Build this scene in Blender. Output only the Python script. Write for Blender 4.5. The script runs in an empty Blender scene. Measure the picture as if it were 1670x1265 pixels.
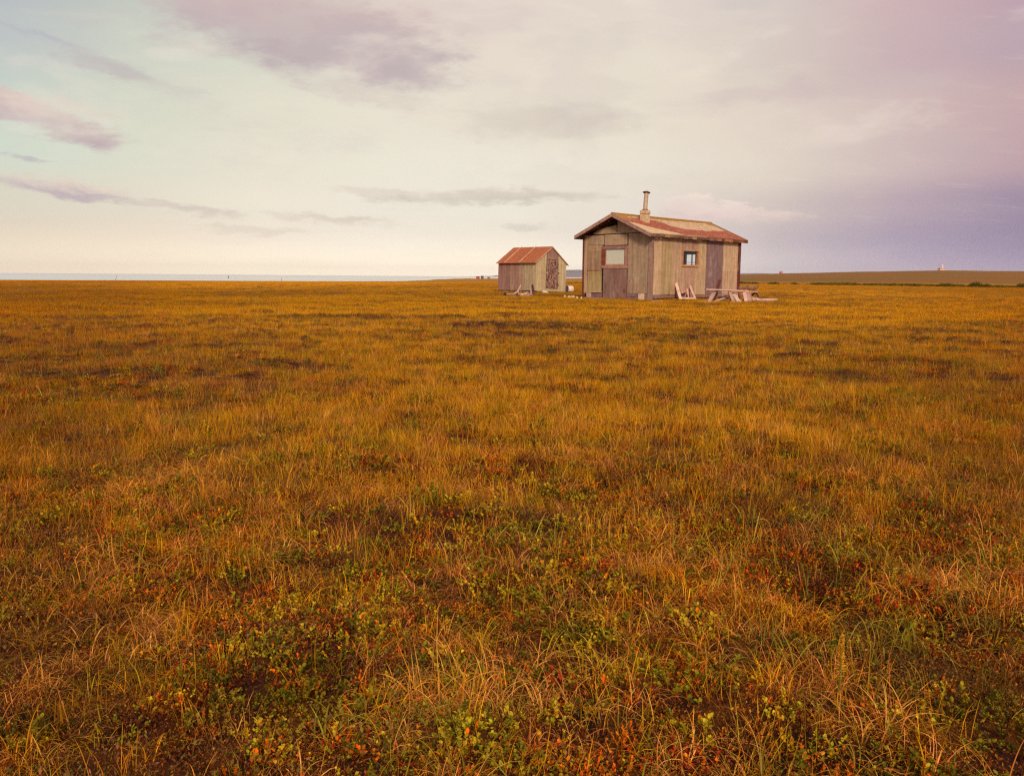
import bpy, math, random
import numpy as np
from math import radians as R, sin, cos, pi
from mathutils import Vector, Matrix

random.seed(7)
rng = np.random.default_rng(11)
SC = bpy.context.scene
COL = SC.collection

# ------------------------------------------------------------------ camera
F_PX, CX, CY, EYE = 1390.0, 835.0, 632.5, 0.8
PITCH, ROLL = math.atan(181.5 / F_PX), R(0.44)
cam_d = bpy.data.cameras.new('camera')
cam = bpy.data.objects.new('camera', cam_d)
COL.objects.link(cam)
SC.camera = cam
cam_d.sensor_fit = 'HORIZONTAL'
cam_d.sensor_width = 36.0
cam_d.lens = 36.0 * F_PX / 1670.0
cam_d.clip_start = 0.05
cam_d.clip_end = 60000.0
_f = Vector((0, cos(PITCH), -sin(PITCH)))
_u = Vector((0, sin(PITCH), cos(PITCH)))
_r = Vector((1, 0, 0))
_r2 = _r * cos(ROLL) + _u * sin(ROLL)
_u2 = -_r * sin(ROLL) + _u * cos(ROLL)
cam.matrix_world = Matrix(((_r2.x, _u2.x, -_f.x, 0), (_r2.y, _u2.y, -_f.y, 0), (_r2.z, _u2.z, -_f.z, EYE), (0, 0, 0, 1)))


def ray(px, py):
    """direction of a point of the photograph (measured in its own pixels)"""
    x, y = px - CX, CY - py
    xi, yi = x * cos(ROLL) - y * sin(ROLL), x * sin(ROLL) + y * cos(ROLL)
    return _r * (xi / F_PX) + _f + _u * (yi / F_PX)


def at(px, py, Y):
    d = ray(px, py)
    return Vector((0, 0, EYE)) + d * (Y / d.y)


def gnd(px, py, z=0.0):
    d = ray(px, py)
    return Vector((0, 0, EYE)) + d * ((z - EYE) / d.z)


def azel(px, py):
    d = ray(px, py).normalized()
    return math.degrees(math.atan2(d.x, d.y)), math.degrees(math.asin(d.z))


# ------------------------------------------------------------------ view / exposure
SC.view_settings.view_transform = 'Standard'
SC.view_settings.look = 'None'
SC.view_settings.exposure = 0.0
SC.view_settings.gamma = 1.0
SC.render.engine = 'CYCLES'
SC.cycles.use_denoising = False
SC.cycles.max_bounces = 6
SC.cycles.diffuse_bounces = 3
SC.cycles.glossy_bounces = 2
SC.cycles.transmission_bounces = 4
SC.cycles.transparent_max_bounces = 8
SC.cycles.volume_bounces = 0
SC.cycles.filter_width = 1.3

# ------------------------------------------------------------------ sun
SUN_EL, SUN_AZ = 30.0, 172.0            # azimuth clockwise from the view direction (+Y)
sun_dir = Vector((sin(R(SUN_AZ)) * cos(R(SUN_EL)), cos(R(SUN_AZ)) * cos(R(SUN_EL)), sin(R(SUN_EL))))
sd = bpy.data.lights.new('sun', 'SUN')
sd.energy = 3.1
sd.angle = R(10)
sd.color = (1.0, 0.83, 0.60)
sun = bpy.data.objects.new('sun', sd)
COL.objects.link(sun)
sun.rotation_euler = sun_dir.to_track_quat('Z', 'Y').to_euler()


def lin(c):
    return tuple(((v / 255.0) / 12.92 if v / 255.0 <= 0.04045 else ((v / 255.0 + 0.055) / 1.055) ** 2.4) for v in c)


# ------------------------------------------------------------------ node helpers
class NT:
    def __init__(s, tree):
        s.t = tree
        s.n = tree.nodes
        s.l = tree.links

    def add(s, typ, **kw):
        n = s.n.new(typ)
        for k, v in kw.items():
            setattr(n, k, v)
        return n

    def link(s, a, b):
        if isinstance(a, (int, float)):
            b.default_value = a
        elif isinstance(a, tuple):
            b.default_value = a if len(a) == len(b.default_value) else tuple(a) + (1.0,)
        else:
            s.l.new(a, b)

    def math(s, op, a, b=None, c=None, clamp=False):
        n = s.add('ShaderNodeMath', operation=op, use_clamp=clamp)
        s.link(a, n.inputs[0])
        if b is not None:
            s.link(b, n.inputs[1])
        if c is not None:
            s.link(c, n.inputs[2])
        return n.outputs[0]

    def mix(s, f, a, b, blend='MIX'):
        n = s.add('ShaderNodeMix', data_type='RGBA', blend_type=blend)
        s.link(f, n.inputs[0])
        s.link(a, n.inputs[6])
        s.link(b, n.inputs[7])
        return n.outputs[2]

    def step(s, v, lo, hi):
        n = s.add('ShaderNodeMapRange', interpolation_type='SMOOTHSTEP')
        s.link(v, n.inputs[0])
        n.inputs[1].default_value = lo
        n.inputs[2].default_value = hi
        return n.outputs[0]

    def rng(s, v, lo, hi, a, b):
        n = s.add('ShaderNodeMapRange')
        s.link(v, n.inputs[0])
        for i, q in enumerate((lo, hi, a, b)):
            n.inputs[i + 1].default_value = q
        return n.outputs[0]

    def noise(s, vec, scale, detail=4.0, rough=0.55, dist=0.0):
        n = s.add('ShaderNodeTexNoise')
        if vec is not None:
            s.l.new(vec, n.inputs['Vector'])
        n.inputs['Scale'].default_value = scale
        n.inputs['Detail'].default_value = detail
        n.inputs['Roughness'].default_value = rough
        n.inputs['Distortion'].default_value = dist
        return n.outputs[0]

    def mapping(s, vec, scale=(1, 1, 1), loc=(0, 0, 0), rot=(0, 0, 0)):
        n = s.add('ShaderNodeMapping')
        s.l.new(vec, n.inputs[0])
        n.inputs[1].default_value = loc
        n.inputs[2].default_value = rot
        n.inputs[3].default_value = scale
        return n.outputs[0]

    def ramp(s, v, stops):
        n = s.add('ShaderNodeValToRGB')
        s.link(v, n.inputs[0])
        cr = n.color_ramp
        while len(cr.elements) > 1:
            cr.elements.remove(cr.elements[-1])
        cr.elements[0].position = stops[0][0]
        cr.elements[0].color = tuple(stops[0][1]) + (1,)
        for p, c in stops[1:]:
            e = cr.elements.new(p)
            e.color = tuple(c) + (1,)
        return n.outputs[0]


# ------------------------------------------------------------------ world: evening sky with thin cloud
W = bpy.data.worlds.new('World')
SC.world = W
W.use_nodes = True
W.node_tree.nodes.clear()
w = NT(W.node_tree)
tc = w.add('ShaderNodeTexCoord')
sep = w.add('ShaderNodeSeparateXYZ')
w.l.new(tc.outputs['Generated'], sep.inputs[0])
AZ = w.math('MULTIPLY', w.math('ARCTAN2', sep.outputs[0], sep.outputs[1]), 180 / pi)
EL = w.math('MULTIPLY', w.math('ARCSINE', sep.outputs[2]), 180 / pi)
sky = w.add('ShaderNodeTexSky', sky_type='NISHITA')
sky.sun_disc = False
sky.sun_elevation = R(SUN_EL)
sky.sun_rotation = R(SUN_AZ)
nish = w.mix(1.0, sky.outputs[0], (0.10, 0.10, 0.10), 'MULTIPLY')
# cloud-layer coordinates (a flat layer high above): streaks shorten towards the horizon
den = w.math('ADD', w.math('MAXIMUM', sep.outputs[2], 0.0), 0.13)
comb = w.add('ShaderNodeCombineXYZ')
w.l.new(w.math('DIVIDE', sep.outputs[0], den), comb.inputs[0])
w.l.new(w.math('DIVIDE', sep.outputs[1], den), comb.inputs[1])
lay = comb.outputs[0]
nA = w.noise(w.mapping(lay, (0.55, 0.9, 1)), 1.6, 6, 0.55, 0.3)
nB = w.noise(w.mapping(lay, (0.5, 1.6, 1), (3.1, 1.7, 0)), 4.5, 6, 0.6, 0.2)
sv = w.mapping(tc.outputs['Generated'], (1, 1, 3.0))
nC = w.noise(sv, 9.0, 7, 0.6, 0.3)
nD = w.noise(sv, 26.0, 6, 0.65, 0.2)
nF = w.noise(w.mapping(tc.outputs['Generated'], (1, 1, 2.4), (3.3, 1.2, 4.0)), 13.0, 8, 0.62, 0.15)
# warped angular coordinates
WA = w.math('ADD', AZ, w.math('ADD', w.math('MULTIPLY', w.math('SUBTRACT', nC, 0.5), 9.0), w.math('MULTIPLY', w.math('SUBTRACT', nD, 0.5), 4.0)))
WE = w.math('ADD', EL, w.math('ADD', w.math('MULTIPLY', w.math('SUBTRACT', nC, 0.5), -1.6), w.math('MULTIPLY', w.math('SUBTRACT', nD, 0.5), 1.3)))
xs = [0, 200, 420, 640, 840, 1050, 1260, 1460, 1670]
rows = [
    (0, [(166, 180, 192), (188, 198, 192), (206, 204, 196), (220, 208, 202), (222, 211, 203), (222, 212, 205), (210, 201, 198), (204, 178, 182), (186, 158, 174)]),
    (110, [(184, 193, 197), (200, 206, 198), (214, 218, 204), (224, 217, 206), (227, 218, 207), (226, 218, 206), (212, 201, 195), (198, 176, 182), (184, 162, 176)]),
    (200, [(194, 206, 200), (208, 213, 200), (223, 220, 206), (229, 224, 211), (228, 221, 209), (230, 222, 208), (221, 209, 199), (206, 187, 187), (194, 166, 172)]),
    (280, [(206, 217, 205), (216, 219, 205), (230, 225, 211), (232, 229, 216), (234, 229, 217), (231, 224, 212), (221, 211, 200), (204, 186, 187), (188, 160, 170)]),
    (340, [(216, 214, 198), (224, 218, 203), (236, 229, 215), (236, 231, 219), (236, 231, 219), (227, 219, 210), (208, 195, 191), (182, 164, 178), (156, 140, 165)]),
    (400, [(222, 210, 193), (230, 217, 201), (238, 227, 213), (240, 231, 219), (238, 229, 217), (226, 217, 211), (190, 179, 187), (165, 152, 176), (146, 132, 164)]),
    (450, [(222, 206, 190), (230, 214, 198), (238, 225, 209), (242, 229, 215), (240, 229, 215), (224, 214, 211), (184, 175, 188), (162, 149, 174), (148, 135, 168)]),
]
T01 = w.rng(w.math('ADD', AZ, w.math('MULTIPLY', w.math('SUBTRACT', nC, 0.5), 3.0)), -36, 36, 0, 1)
EW = w.math('ADD', EL, w.math('MULTIPLY', w.math('SUBTRACT', nC, 0.5), 0.4))
prev = None
for y, cols in reversed(rows):
    st = [((azel(x, y)[0] + 36) / 72, lin(c)) for x, c in zip(xs, cols)]
    c = w.ramp(T01, st)
    e = azel(835, y)[1]
    if prev is None:
        colr, pe = c, e
    else:
        colr = w.mix(w.step(EW, pe, e), colr, c)
        pe = e
    prev = e
# thin cloud veil texture over everything in view
veil = w.math('SUBTRACT', nB, 0.5)
colr = w.mix(w.math('MULTIPLY', w.step(nA, 0.50, 0.72), 0.12), colr, lin((206, 194, 192)))
colr = w.mix(w.math('MULTIPLY', w.math('MULTIPLY', w.step(nB, 0.54, 0.74), w.step(EL, 1.0, 6.0)), 0.14), colr, lin((240, 228, 216)))


def cloud(px, py, rx, ry, rot, col, k, soft=0.75, hi=None):
    """one cloud bank fixed in the sky; ry/rx in photo pixels -> degrees"""
    global colr
    a, e = azel(px, py)
    kx, ky = rx * 0.0405, ry * 0.0405
    dx, dy = w.math('SUBTRACT', WA, a), w.math('SUBTRACT', WE, e)
    cr, sr = cos(R(rot)), sin(R(rot))
    ux = w.math('DIVIDE', w.math('SUBTRACT', w.math('MULTIPLY', dx, cr), w.math('MULTIPLY', dy, sr)), kx)
    uy = w.math('DIVIDE', w.math('ADD', w.math('MULTIPLY', dx, sr), w.math('MULTIPLY', dy, cr)), ky)
    d = w.math('SQRT', w.math('ADD', w.math('MULTIPLY', ux, ux), w.math('MULTIPLY', uy, uy)))
    m = w.math('MULTIPLY', w.step(w.math('ADD', w.math('SUBTRACT', 1.15, d), w.math('MULTIPLY', w.math('SUBTRACT', nF, 0.5), 1.1)), 0.0, soft), w.math('MULTIPLY', w.rng(nF, 0.3, 0.7, 0.55, 1.15), k), clamp=True)
    if hi:   # paler upper edge
        c2 = w.mix(w.step(uy, -0.3, 0.8), lin(col), lin(hi))
        colr = w.mix(m, colr, c2)
    else:
        colr = w.mix(m, colr, lin(col))


cloud(500, 50, 280, 80, 9, (188, 174, 180), 1.0, 0.7, (202, 184, 184))
cloud(630, 95, 150, 45, 12, (190, 177, 182), 0.85, 0.7)
cloud(780, 20, 130, 40, 4, (214, 200, 198), 0.6, 0.9)
cloud(560, 150, 90, 18, 10, (206, 198, 192), 0.7, 0.9)
cloud(380, 5, 200, 40, 4, (204, 182, 184), 0.5, 0.9)
cloud(200, 116, 120, 17, 14, (190, 182, 186), 0.75, 0.9)
cloud(40, 52, 70, 8, 12, (176, 178, 194), 0.6, 0.9)
cloud(320, 78, 90, 14, 6, (198, 186, 186), 0.6, 0.9)
cloud(45, 186, 125, 24, 16, (188, 170, 178), 0.9, 0.7, (212, 190, 186))
cloud(150, 183, 70, 10, 6, (220, 202, 192), 0.6, 0.9)
cloud(5, 252, 40, 6, 8, (180, 170, 188), 0.8, 0.9)
cloud(70, 303, 160, 17, 6, (202, 186, 188), 0.9, 0.9, (224, 205, 197))
cloud(120, 318, 130, 9, 7, (186, 173, 184), 0.8, 0.9)
cloud(285, 340, 110, 10, 5, (206, 196, 188), 0.85, 0.8)
cloud(420, 374, 120, 9, 2, (218, 206, 192), 0.8, 0.9)
cloud(540, 357, 140, 9, 4, (216, 205, 192), 0.85, 0.9)
cloud(600, 312, 60, 8, 3, (216, 206, 194), 0.6, 0.9)
cloud(800, 321, 190, 13, -1, (204, 197, 186), 0.9, 0.7, (218, 206, 196))
cloud(860, 196, 190, 40, 2, (211, 202, 191), 0.75, 0.8)
cloud(640, 160, 110, 20, 8, (212, 204, 195), 0.5, 0.9)
cloud(1180, 349, 120, 13, 3, (222, 202, 199), 0.8, 0.6, (238, 218, 210))
cloud(1135, 335, 38, 15, 0, (228, 210, 205), 0.9, 0.5, (240, 224, 214))
cloud(1200, 342, 34, 12, 0, (226, 208, 204), 0.8, 0.5, (240, 222, 214))
cloud(880, 371, 55, 8, 0, (214, 206, 197), 0.8, 0.8)
cloud(1340, 150, 200, 22, -3, (202, 184, 187), 0.55, 0.9)
cloud(1110, 130, 110, 12, -8, (228, 220, 206), 0.5, 0.9)
nE = w.noise(w.mapping(tc.outputs['Generated'], (1, 1, 2.6), (7.1, 2.7, 1.0)), 5.5, 8, 0.6, 0.35)
colr = w.mix(w.math('MULTIPLY', w.math('MULTIPLY', w.step(nE, 0.50, 0.66), w.step(EL, 3.0, 9.0)), 0.30), colr, lin((240, 228, 217)))
colr = w.mix(w.math('MULTIPLY', w.math('MULTIPLY', w.step(nE, 0.48, 0.34), w.step(EL, 3.0, 9.0)), 0.16), colr, lin((186, 176, 182)))
# above the frame: broken evening overcast over the clear-sky model
ovc = w.mix(w.step(nA, 0.40, 0.66), nish, lin((196, 184, 184)))
ovc = w.mix(0.35, ovc, lin((205, 196, 190)))
colr = w.mix(w.step(EL, 17.5, 34.0), colr, ovc)
side = w.step(w.math('ABSOLUTE', AZ), 45, 100)
colr = w.mix(side, colr, w.mix(0.5, ovc, lin((214, 200, 192))))
low = w.math('ADD', 1.0, w.math('MULTIPLY', w.math('POWER', w.step(EL, 4.5, 0.0), 2.0), 0.36))
lc = w.add('ShaderNodeCombineColor')
w.l.new(low, lc.inputs[0])
w.l.new(low, lc.inputs[1])
w.l.new(w.math('SUBTRACT', low, w.math('MULTIPLY', w.math('SUBTRACT', low, 1.0), 0.25)), lc.inputs[2])
colr = w.mix(1.0, colr, lc.outputs[0], 'MULTIPLY')
colr = w.mix(1.0, colr, (1.02, 1.0, 0.96), 'MULTIPLY')
bg = w.add('ShaderNodeBackground')
w.l.new(colr, bg.inputs[0])
bg.inputs[1].default_value = 1.035
wo = w.add('ShaderNodeOutputWorld')
w.l.new(bg.outputs[0], wo.inputs[0])
W.cycles.sampling_method = 'MANUAL'
W.cycles.sample_map_resolution = 512

# ------------------------------------------------------------------ noise for terrain and planting
_tab = np.random.default_rng(5).random((512, 512))


def vnoise(x, y):
    xi, yi = np.floor(x).astype(int), np.floor(y).astype(int)
    fx, fy = x - xi, y - yi
    fx, fy = fx * fx * (3 - 2 * fx), fy * fy * (3 - 2 * fy)
    a = _tab[xi & 511, yi & 511]
    b = _tab[(xi + 1) & 511, yi & 511]
    c = _tab[xi & 511, (yi + 1) & 511]
    d = _tab[(xi + 1) & 511, (yi + 1) & 511]
    return (a * (1 - fx) + b * fx) * (1 - fy) + (c * (1 - fx) + d * fx) * fy


def fbm(x, y, f, o=4, seed=0.0):
    s, a, t = 0, 1.0, 0
    for i in range(o):
        s = s + a * vnoise(x * f + seed + i * 17.3, y * f + seed * 1.7 + i * 9.1)
        t += a
        a *= 0.5
        f *= 2.05
    return s / t


def sstep(v, lo, hi):
    t = np.clip((v - lo) / (hi - lo), 0, 1)
    return t * t * (3 - 2 * t)


# far outline of the land: azimuth (deg) -> height of far ground, and coast distance
def far_az(px):
    return azel(px, 452)[0]


_ra = np.array([-180, far_az(880), far_az(960), far_az(1150), far_az(1206), far_az(1276), far_az(1400), far_az(1532), far_az(1600), far_az(1670), 60, 120, 180])
_rz = np.array([-2.0, -1.9, -1.7, 1.0, 5.8, 8.0, 11.5, 14.8, 13.6, 12.8, 9, 0, -2.0])
_ca = np.array([-180, -100, far_az(0), far_az(400), far_az(640), far_az(690), far_az(740), far_az(800), far_az(880), far_az(960), far_az(1100), 180])
_cd = np.array([150, 170, 290, 300, 330, 430, 720, 1150, 1350, 1700, 2600, 3000])


def hgt(x, y):
    r = np.hypot(x, y)
    az = np.degrees(np.arctan2(x, y))
    near = 1 - sstep(r, 60, 160)
    h = (fbm(x, y, 0.75, 3, 3.0) - 0.5) * 0.17 * near
    h = h + (fbm(x, y, 2.6, 3, 8.0) - 0.5) * 0.075 * (1 - sstep(r, 15, 40))
    h = h - 0.03 * np.exp(-(r / 0.9) ** 2)
    # level ground under the two buildings
    for bx, by, br in ((6.2, 33.6, 5.5), (1.2, 45.5, 4.0)):
        h = h * sstep(np.hypot(x - bx, y - by), br * 0.55, br * 1.3)
    cd = np.interp(az, _ca, _cd)
    rz = np.interp(az, _ra, _rz)
    left = 1 - sstep(az, far_az(860), far_az(1200))
    low = -1.35 * sstep(r, 60, 330) - 0.45 * sstep(r, 330, 1100)
    flat = low * left - 0.5 * sstep(r, 90, 190) * (1 - left)
    hill = (rz + 0.6) * sstep(r, 260, 1550)
    h = h + np.where(rz > 0, flat + (hill + 0.5 * sstep(r, 260, 800)) * (1 - left), flat)
    roll = (fbm(x, y, 0.012, 3, 21.0) - 0.5) * (0.5 * sstep(r, 120, 300) + 2.2 * sstep(r, 700, 1300)) * (1 - left)
    dune = (fbm(az * 0.9, r * 0.004, 1.0, 2, 2.0) - 0.42) * 1.1 * sstep(r, 0.62 * cd, 0.95 * cd) * left * sstep(az, far_az(560), far_az(740))
    h = h + roll + dune
    h = h - 6.0 * sstep(r, cd, cd * 1.12 + 10)
    return h


# ------------------------------------------------------------------ generic material helpers
def new_mat(name):
    m = bpy.data.materials.new(name)
    m.use_nodes = True
    m.node_tree.nodes.clear()
    n = NT(m.node_tree)
    out = n.add('ShaderNodeOutputMaterial')
    return m, n, out


def principled(n, out, col, rough=0.8, spec=0.3, metal=0.0, bump=None, bstr=0.3, bdist=0.01):
    p = n.add('ShaderNodeBsdfPrincipled')
    n.link(col, p.inputs['Base Color'])
    n.link(rough, p.inputs['Roughness'])
    p.inputs['Specular IOR Level'].default_value = spec
    n.link(metal, p.inputs['Metallic'])
    if bump is not None:
        b = n.add('ShaderNodeBump')
        b.inputs['Strength'].default_value = bstr
        b.inputs['Distance'].default_value = bdist
        n.l.new(bump, b.inputs['Height'])
        n.l.new(b.outputs[0], p.inputs['Normal'])
    n.l.new(p.outputs[0], out.inputs[0])
    return p


def attr(n, name, typ='GEOMETRY'):
    a = n.add('ShaderNodeAttribute', attribute_name=name, attribute_type=typ)
    return a


def wood_mat(name, vertical=True, streak=0.5, green=0.35, mauve=0.35):
    """weathered wood; the 'Col' attribute holds each board's own colour"""
    m, n, out = new_mat(name)
    co = n.add('ShaderNodeTexCoord').outputs['Object']
    base = n.mix(1.0, attr(n, 'Col').outputs['Color'], (1.02, 0.97, 1.13), 'MULTIPLY')
    sc = (1, 1, 0.07) if vertical else (1, 1, 1)
    sv = n.mapping(co, sc)
    s1 = n.noise(sv, 9, 5, 0.6)
    s2 = n.noise(sv, 42, 4, 0.65)
    bl = n.noise(co, 1.3, 4, 0.6)
    bl2 = n.noise(co, 5.0, 5, 0.7)
    kn = n.noise(n.mapping(co, (1, 1, 0.6)), 14, 3, 0.5)
    c = n.mix(n.math('MULTIPLY', n.step(bl, 0.45, 0.68), mauve), base, n.mix(1.0, base, (0.86, 0.70, 0.78), 'MULTIPLY'))
    c = n.mix(n.math('MULTIPLY', n.step(n.noise(sv, 3.0, 4, 0.6), 0.50, 0.70), green), c, n.mix(1.0, base, (0.92, 0.98, 0.78), 'MULTIPLY'))
    f = n.math('ADD', n.rng(s1, 0.3, 0.7, 1 - streak, 1 + streak * 0.45), n.rng(s2, 0.3, 0.7, -0.22 * streak, 0.22 * streak))
    f = n.math('MULTIPLY', f, n.rng(bl2, 0.3, 0.7, 0.82, 1.14))
    g = n.add('ShaderNodeCombineColor')
    for i in range(3):
        n.l.new(f, g.inputs[i])
    c = n.mix(1.0, c, g.outputs[0], 'MULTIPLY')
    c = n.mix(n.math('MULTIPLY', n.step(kn, 0.64, 0.74), 0.6), c, (0.06, 0.035, 0.028))
    st = n.noise(n.mapping(co, (1.0, 1.0, 0.22), (4, 2, 1)), 6.0, 6, 0.72)
    c = n.mix(n.math('MULTIPLY', n.step(st, 0.56, 0.70), 0.45), c, n.mix(1.0, base, (0.55, 0.48, 0.52), 'MULTIPLY'))
    pf = n.noise(n.mapping(co, (1.0, 1.0, 0.5), (9, 2, 7)), 3.2, 6, 0.75)
    c = n.mix(n.math('MULTIPLY', n.step(pf, 0.55, 0.66), 0.4), c, n.mix(0.5, base, (0.62, 0.52, 0.42)))
    # rising damp: grey-purple stain of the lowest boards, broken by noise
    z = n.add('ShaderNodeSeparateXYZ')
    n.l.new(co, z.inputs[0])
    principled(n, out, c, 0.9, 0.15, 0, s2, 0.5, 0.008)
    return m


def plain_mat(name, col, rough=0.8, spec=0.3, metal=0.0, var=0.25, scale=6.0, bstr=0.3):
    m, n, out = new_mat(name)
    co = n.add('ShaderNodeTexCoord').outputs['Object']
    a = n.noise(co, scale, 5, 0.6)
    b = n.noise(co, scale * 5, 4, 0.6)
    f = n.math('ADD', n.rng(a, 0.3, 0.7, 1 - var, 1 + var), n.rng(b, 0.3, 0.7, -var * 0.5, var * 0.5))
    g = n.add('ShaderNodeCombineColor')
    for i in range(3):
        n.l.new(f, g.inputs[i])
    c = n.mix(1.0, col, g.outputs[0], 'MULTIPLY')
    principled(n, out, c, rough, spec, metal, b, bstr, 0.01)
    return m


K = 0.94     # the walls' own reflectance against how they read in soft light


def C(r, g, b):
    c = lin((r, g, b))
    return tuple(min(0.85, v * K) for v in c)


M_wood = wood_mat('weathered_plywood', streak=0.30, green=0.14, mauve=0.5)
M_board = wood_mat('grey_board', vertical=False, streak=0.35, green=0.15, mauve=0.3)


def roof_mat(name, kind):
    m, n, out = new_mat(name)
    co = n.add('ShaderNodeTexCoord').outputs['Object']
    base = attr(n, 'Col').outputs['Color']
    a = n.noise(co, 7, 6, 0.65)
    b = n.noise(co, 40, 4, 0.6)
    big = n.noise(n.mapping(co, (1, 0.4, 1)), 2.5, 4, 0.6)
    f = n.math('ADD', n.rng(a, 0.3, 0.7, 0.76, 1.2), n.rng(b, 0.3, 0.7, -0.1, 0.1))
    g = n.add('ShaderNodeCombineColor')
    for i in range(3):
        n.l.new(f, g.inputs[i])
    c = n.mix(1.0, base, g.outputs[0], 'MULTIPLY')
    c = n.mix(n.math('MULTIPLY', n.step(big, 0.55, 0.72), 0.35), c, lin((150, 95, 60)) if kind == 'sheet' else lin((185, 150, 120)))
    principled(n, out, c, 0.75, 0.3, 0, b, 0.5, 0.01)
    return m


M_roofA = roof_mat('worn_roll_roofing', 'roll')
M_roofB = roof_mat('rusty_sheet_metal', 'sheet')
M_dark = plain_mat('dark_interior_board', C(92, 78, 80), 0.9, 0.1)
M_inner = plain_mat('mauve_interior_lining', C(178, 160, 168), 0.9, 0.1, var=0.12)
M_metal = plain_mat('galvanised_pipe', C(188, 160, 138), 0.5, 0.5, 0.25, 0.25, 12)
M_rust = plain_mat('rusty_iron', C(120, 66, 45), 0.8, 0.3, 0.1, 0.3, 14)
M_white = plain_mat('white_plastic', C(220, 200, 190), 0.5, 0.4, 0, 0.28, 8)
M_blue = plain_mat('dark_blue_plastic', C(88, 82, 120), 0.5, 0.4, 0, 0.15, 8)
M_render = plain_mat('pale_mortar', C(200, 172, 140), 0.9, 0.2, 0, 0.25, 10)


def glass_mat(name, col, alpha):
    m, n, out = new_mat(name)
    gl = n.add('ShaderNodeBsdfGlossy')
    gl.inputs['Roughness'].default_value = 0.06
    tr = n.add('ShaderNodeBsdfTransparent')
    n.link(col, tr.inputs[0])
    mx = n.add('ShaderNodeMixShader')
    mx.inputs[0].default_value = 0.05
    n.l.new(tr.outputs[0], mx.inputs[1])
    n.l.new(gl.outputs[0], mx.inputs[2])
    n.l.new(mx.outputs[0], out.inputs[0])
    return m


M_glass = glass_mat('window_glass', (0.92, 0.94, 0.93), 1)
def film_mat():
    m, n, out = new_mat('cloudy_plastic_film')
    p = n.add('ShaderNodeBsdfPrincipled')
    p.inputs['Base Color'].default_value = C(238, 236, 222) + (1,)
    p.inputs['Roughness'].default_value = 0.25
    t = n.add('ShaderNodeBsdfTranslucent')
    t.inputs[0].default_value = (0.85, 0.82, 0.74, 1)
    mx = n.add('ShaderNodeMixShader')
    mx.inputs[0].default_value = 0.35
    n.l.new(p.outputs[0], mx.inputs[1])
    n.l.new(t.outputs[0], mx.inputs[2])
    n.l.new(mx.outputs[0], out.inputs[0])
    return m


M_film = film_mat()


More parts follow.
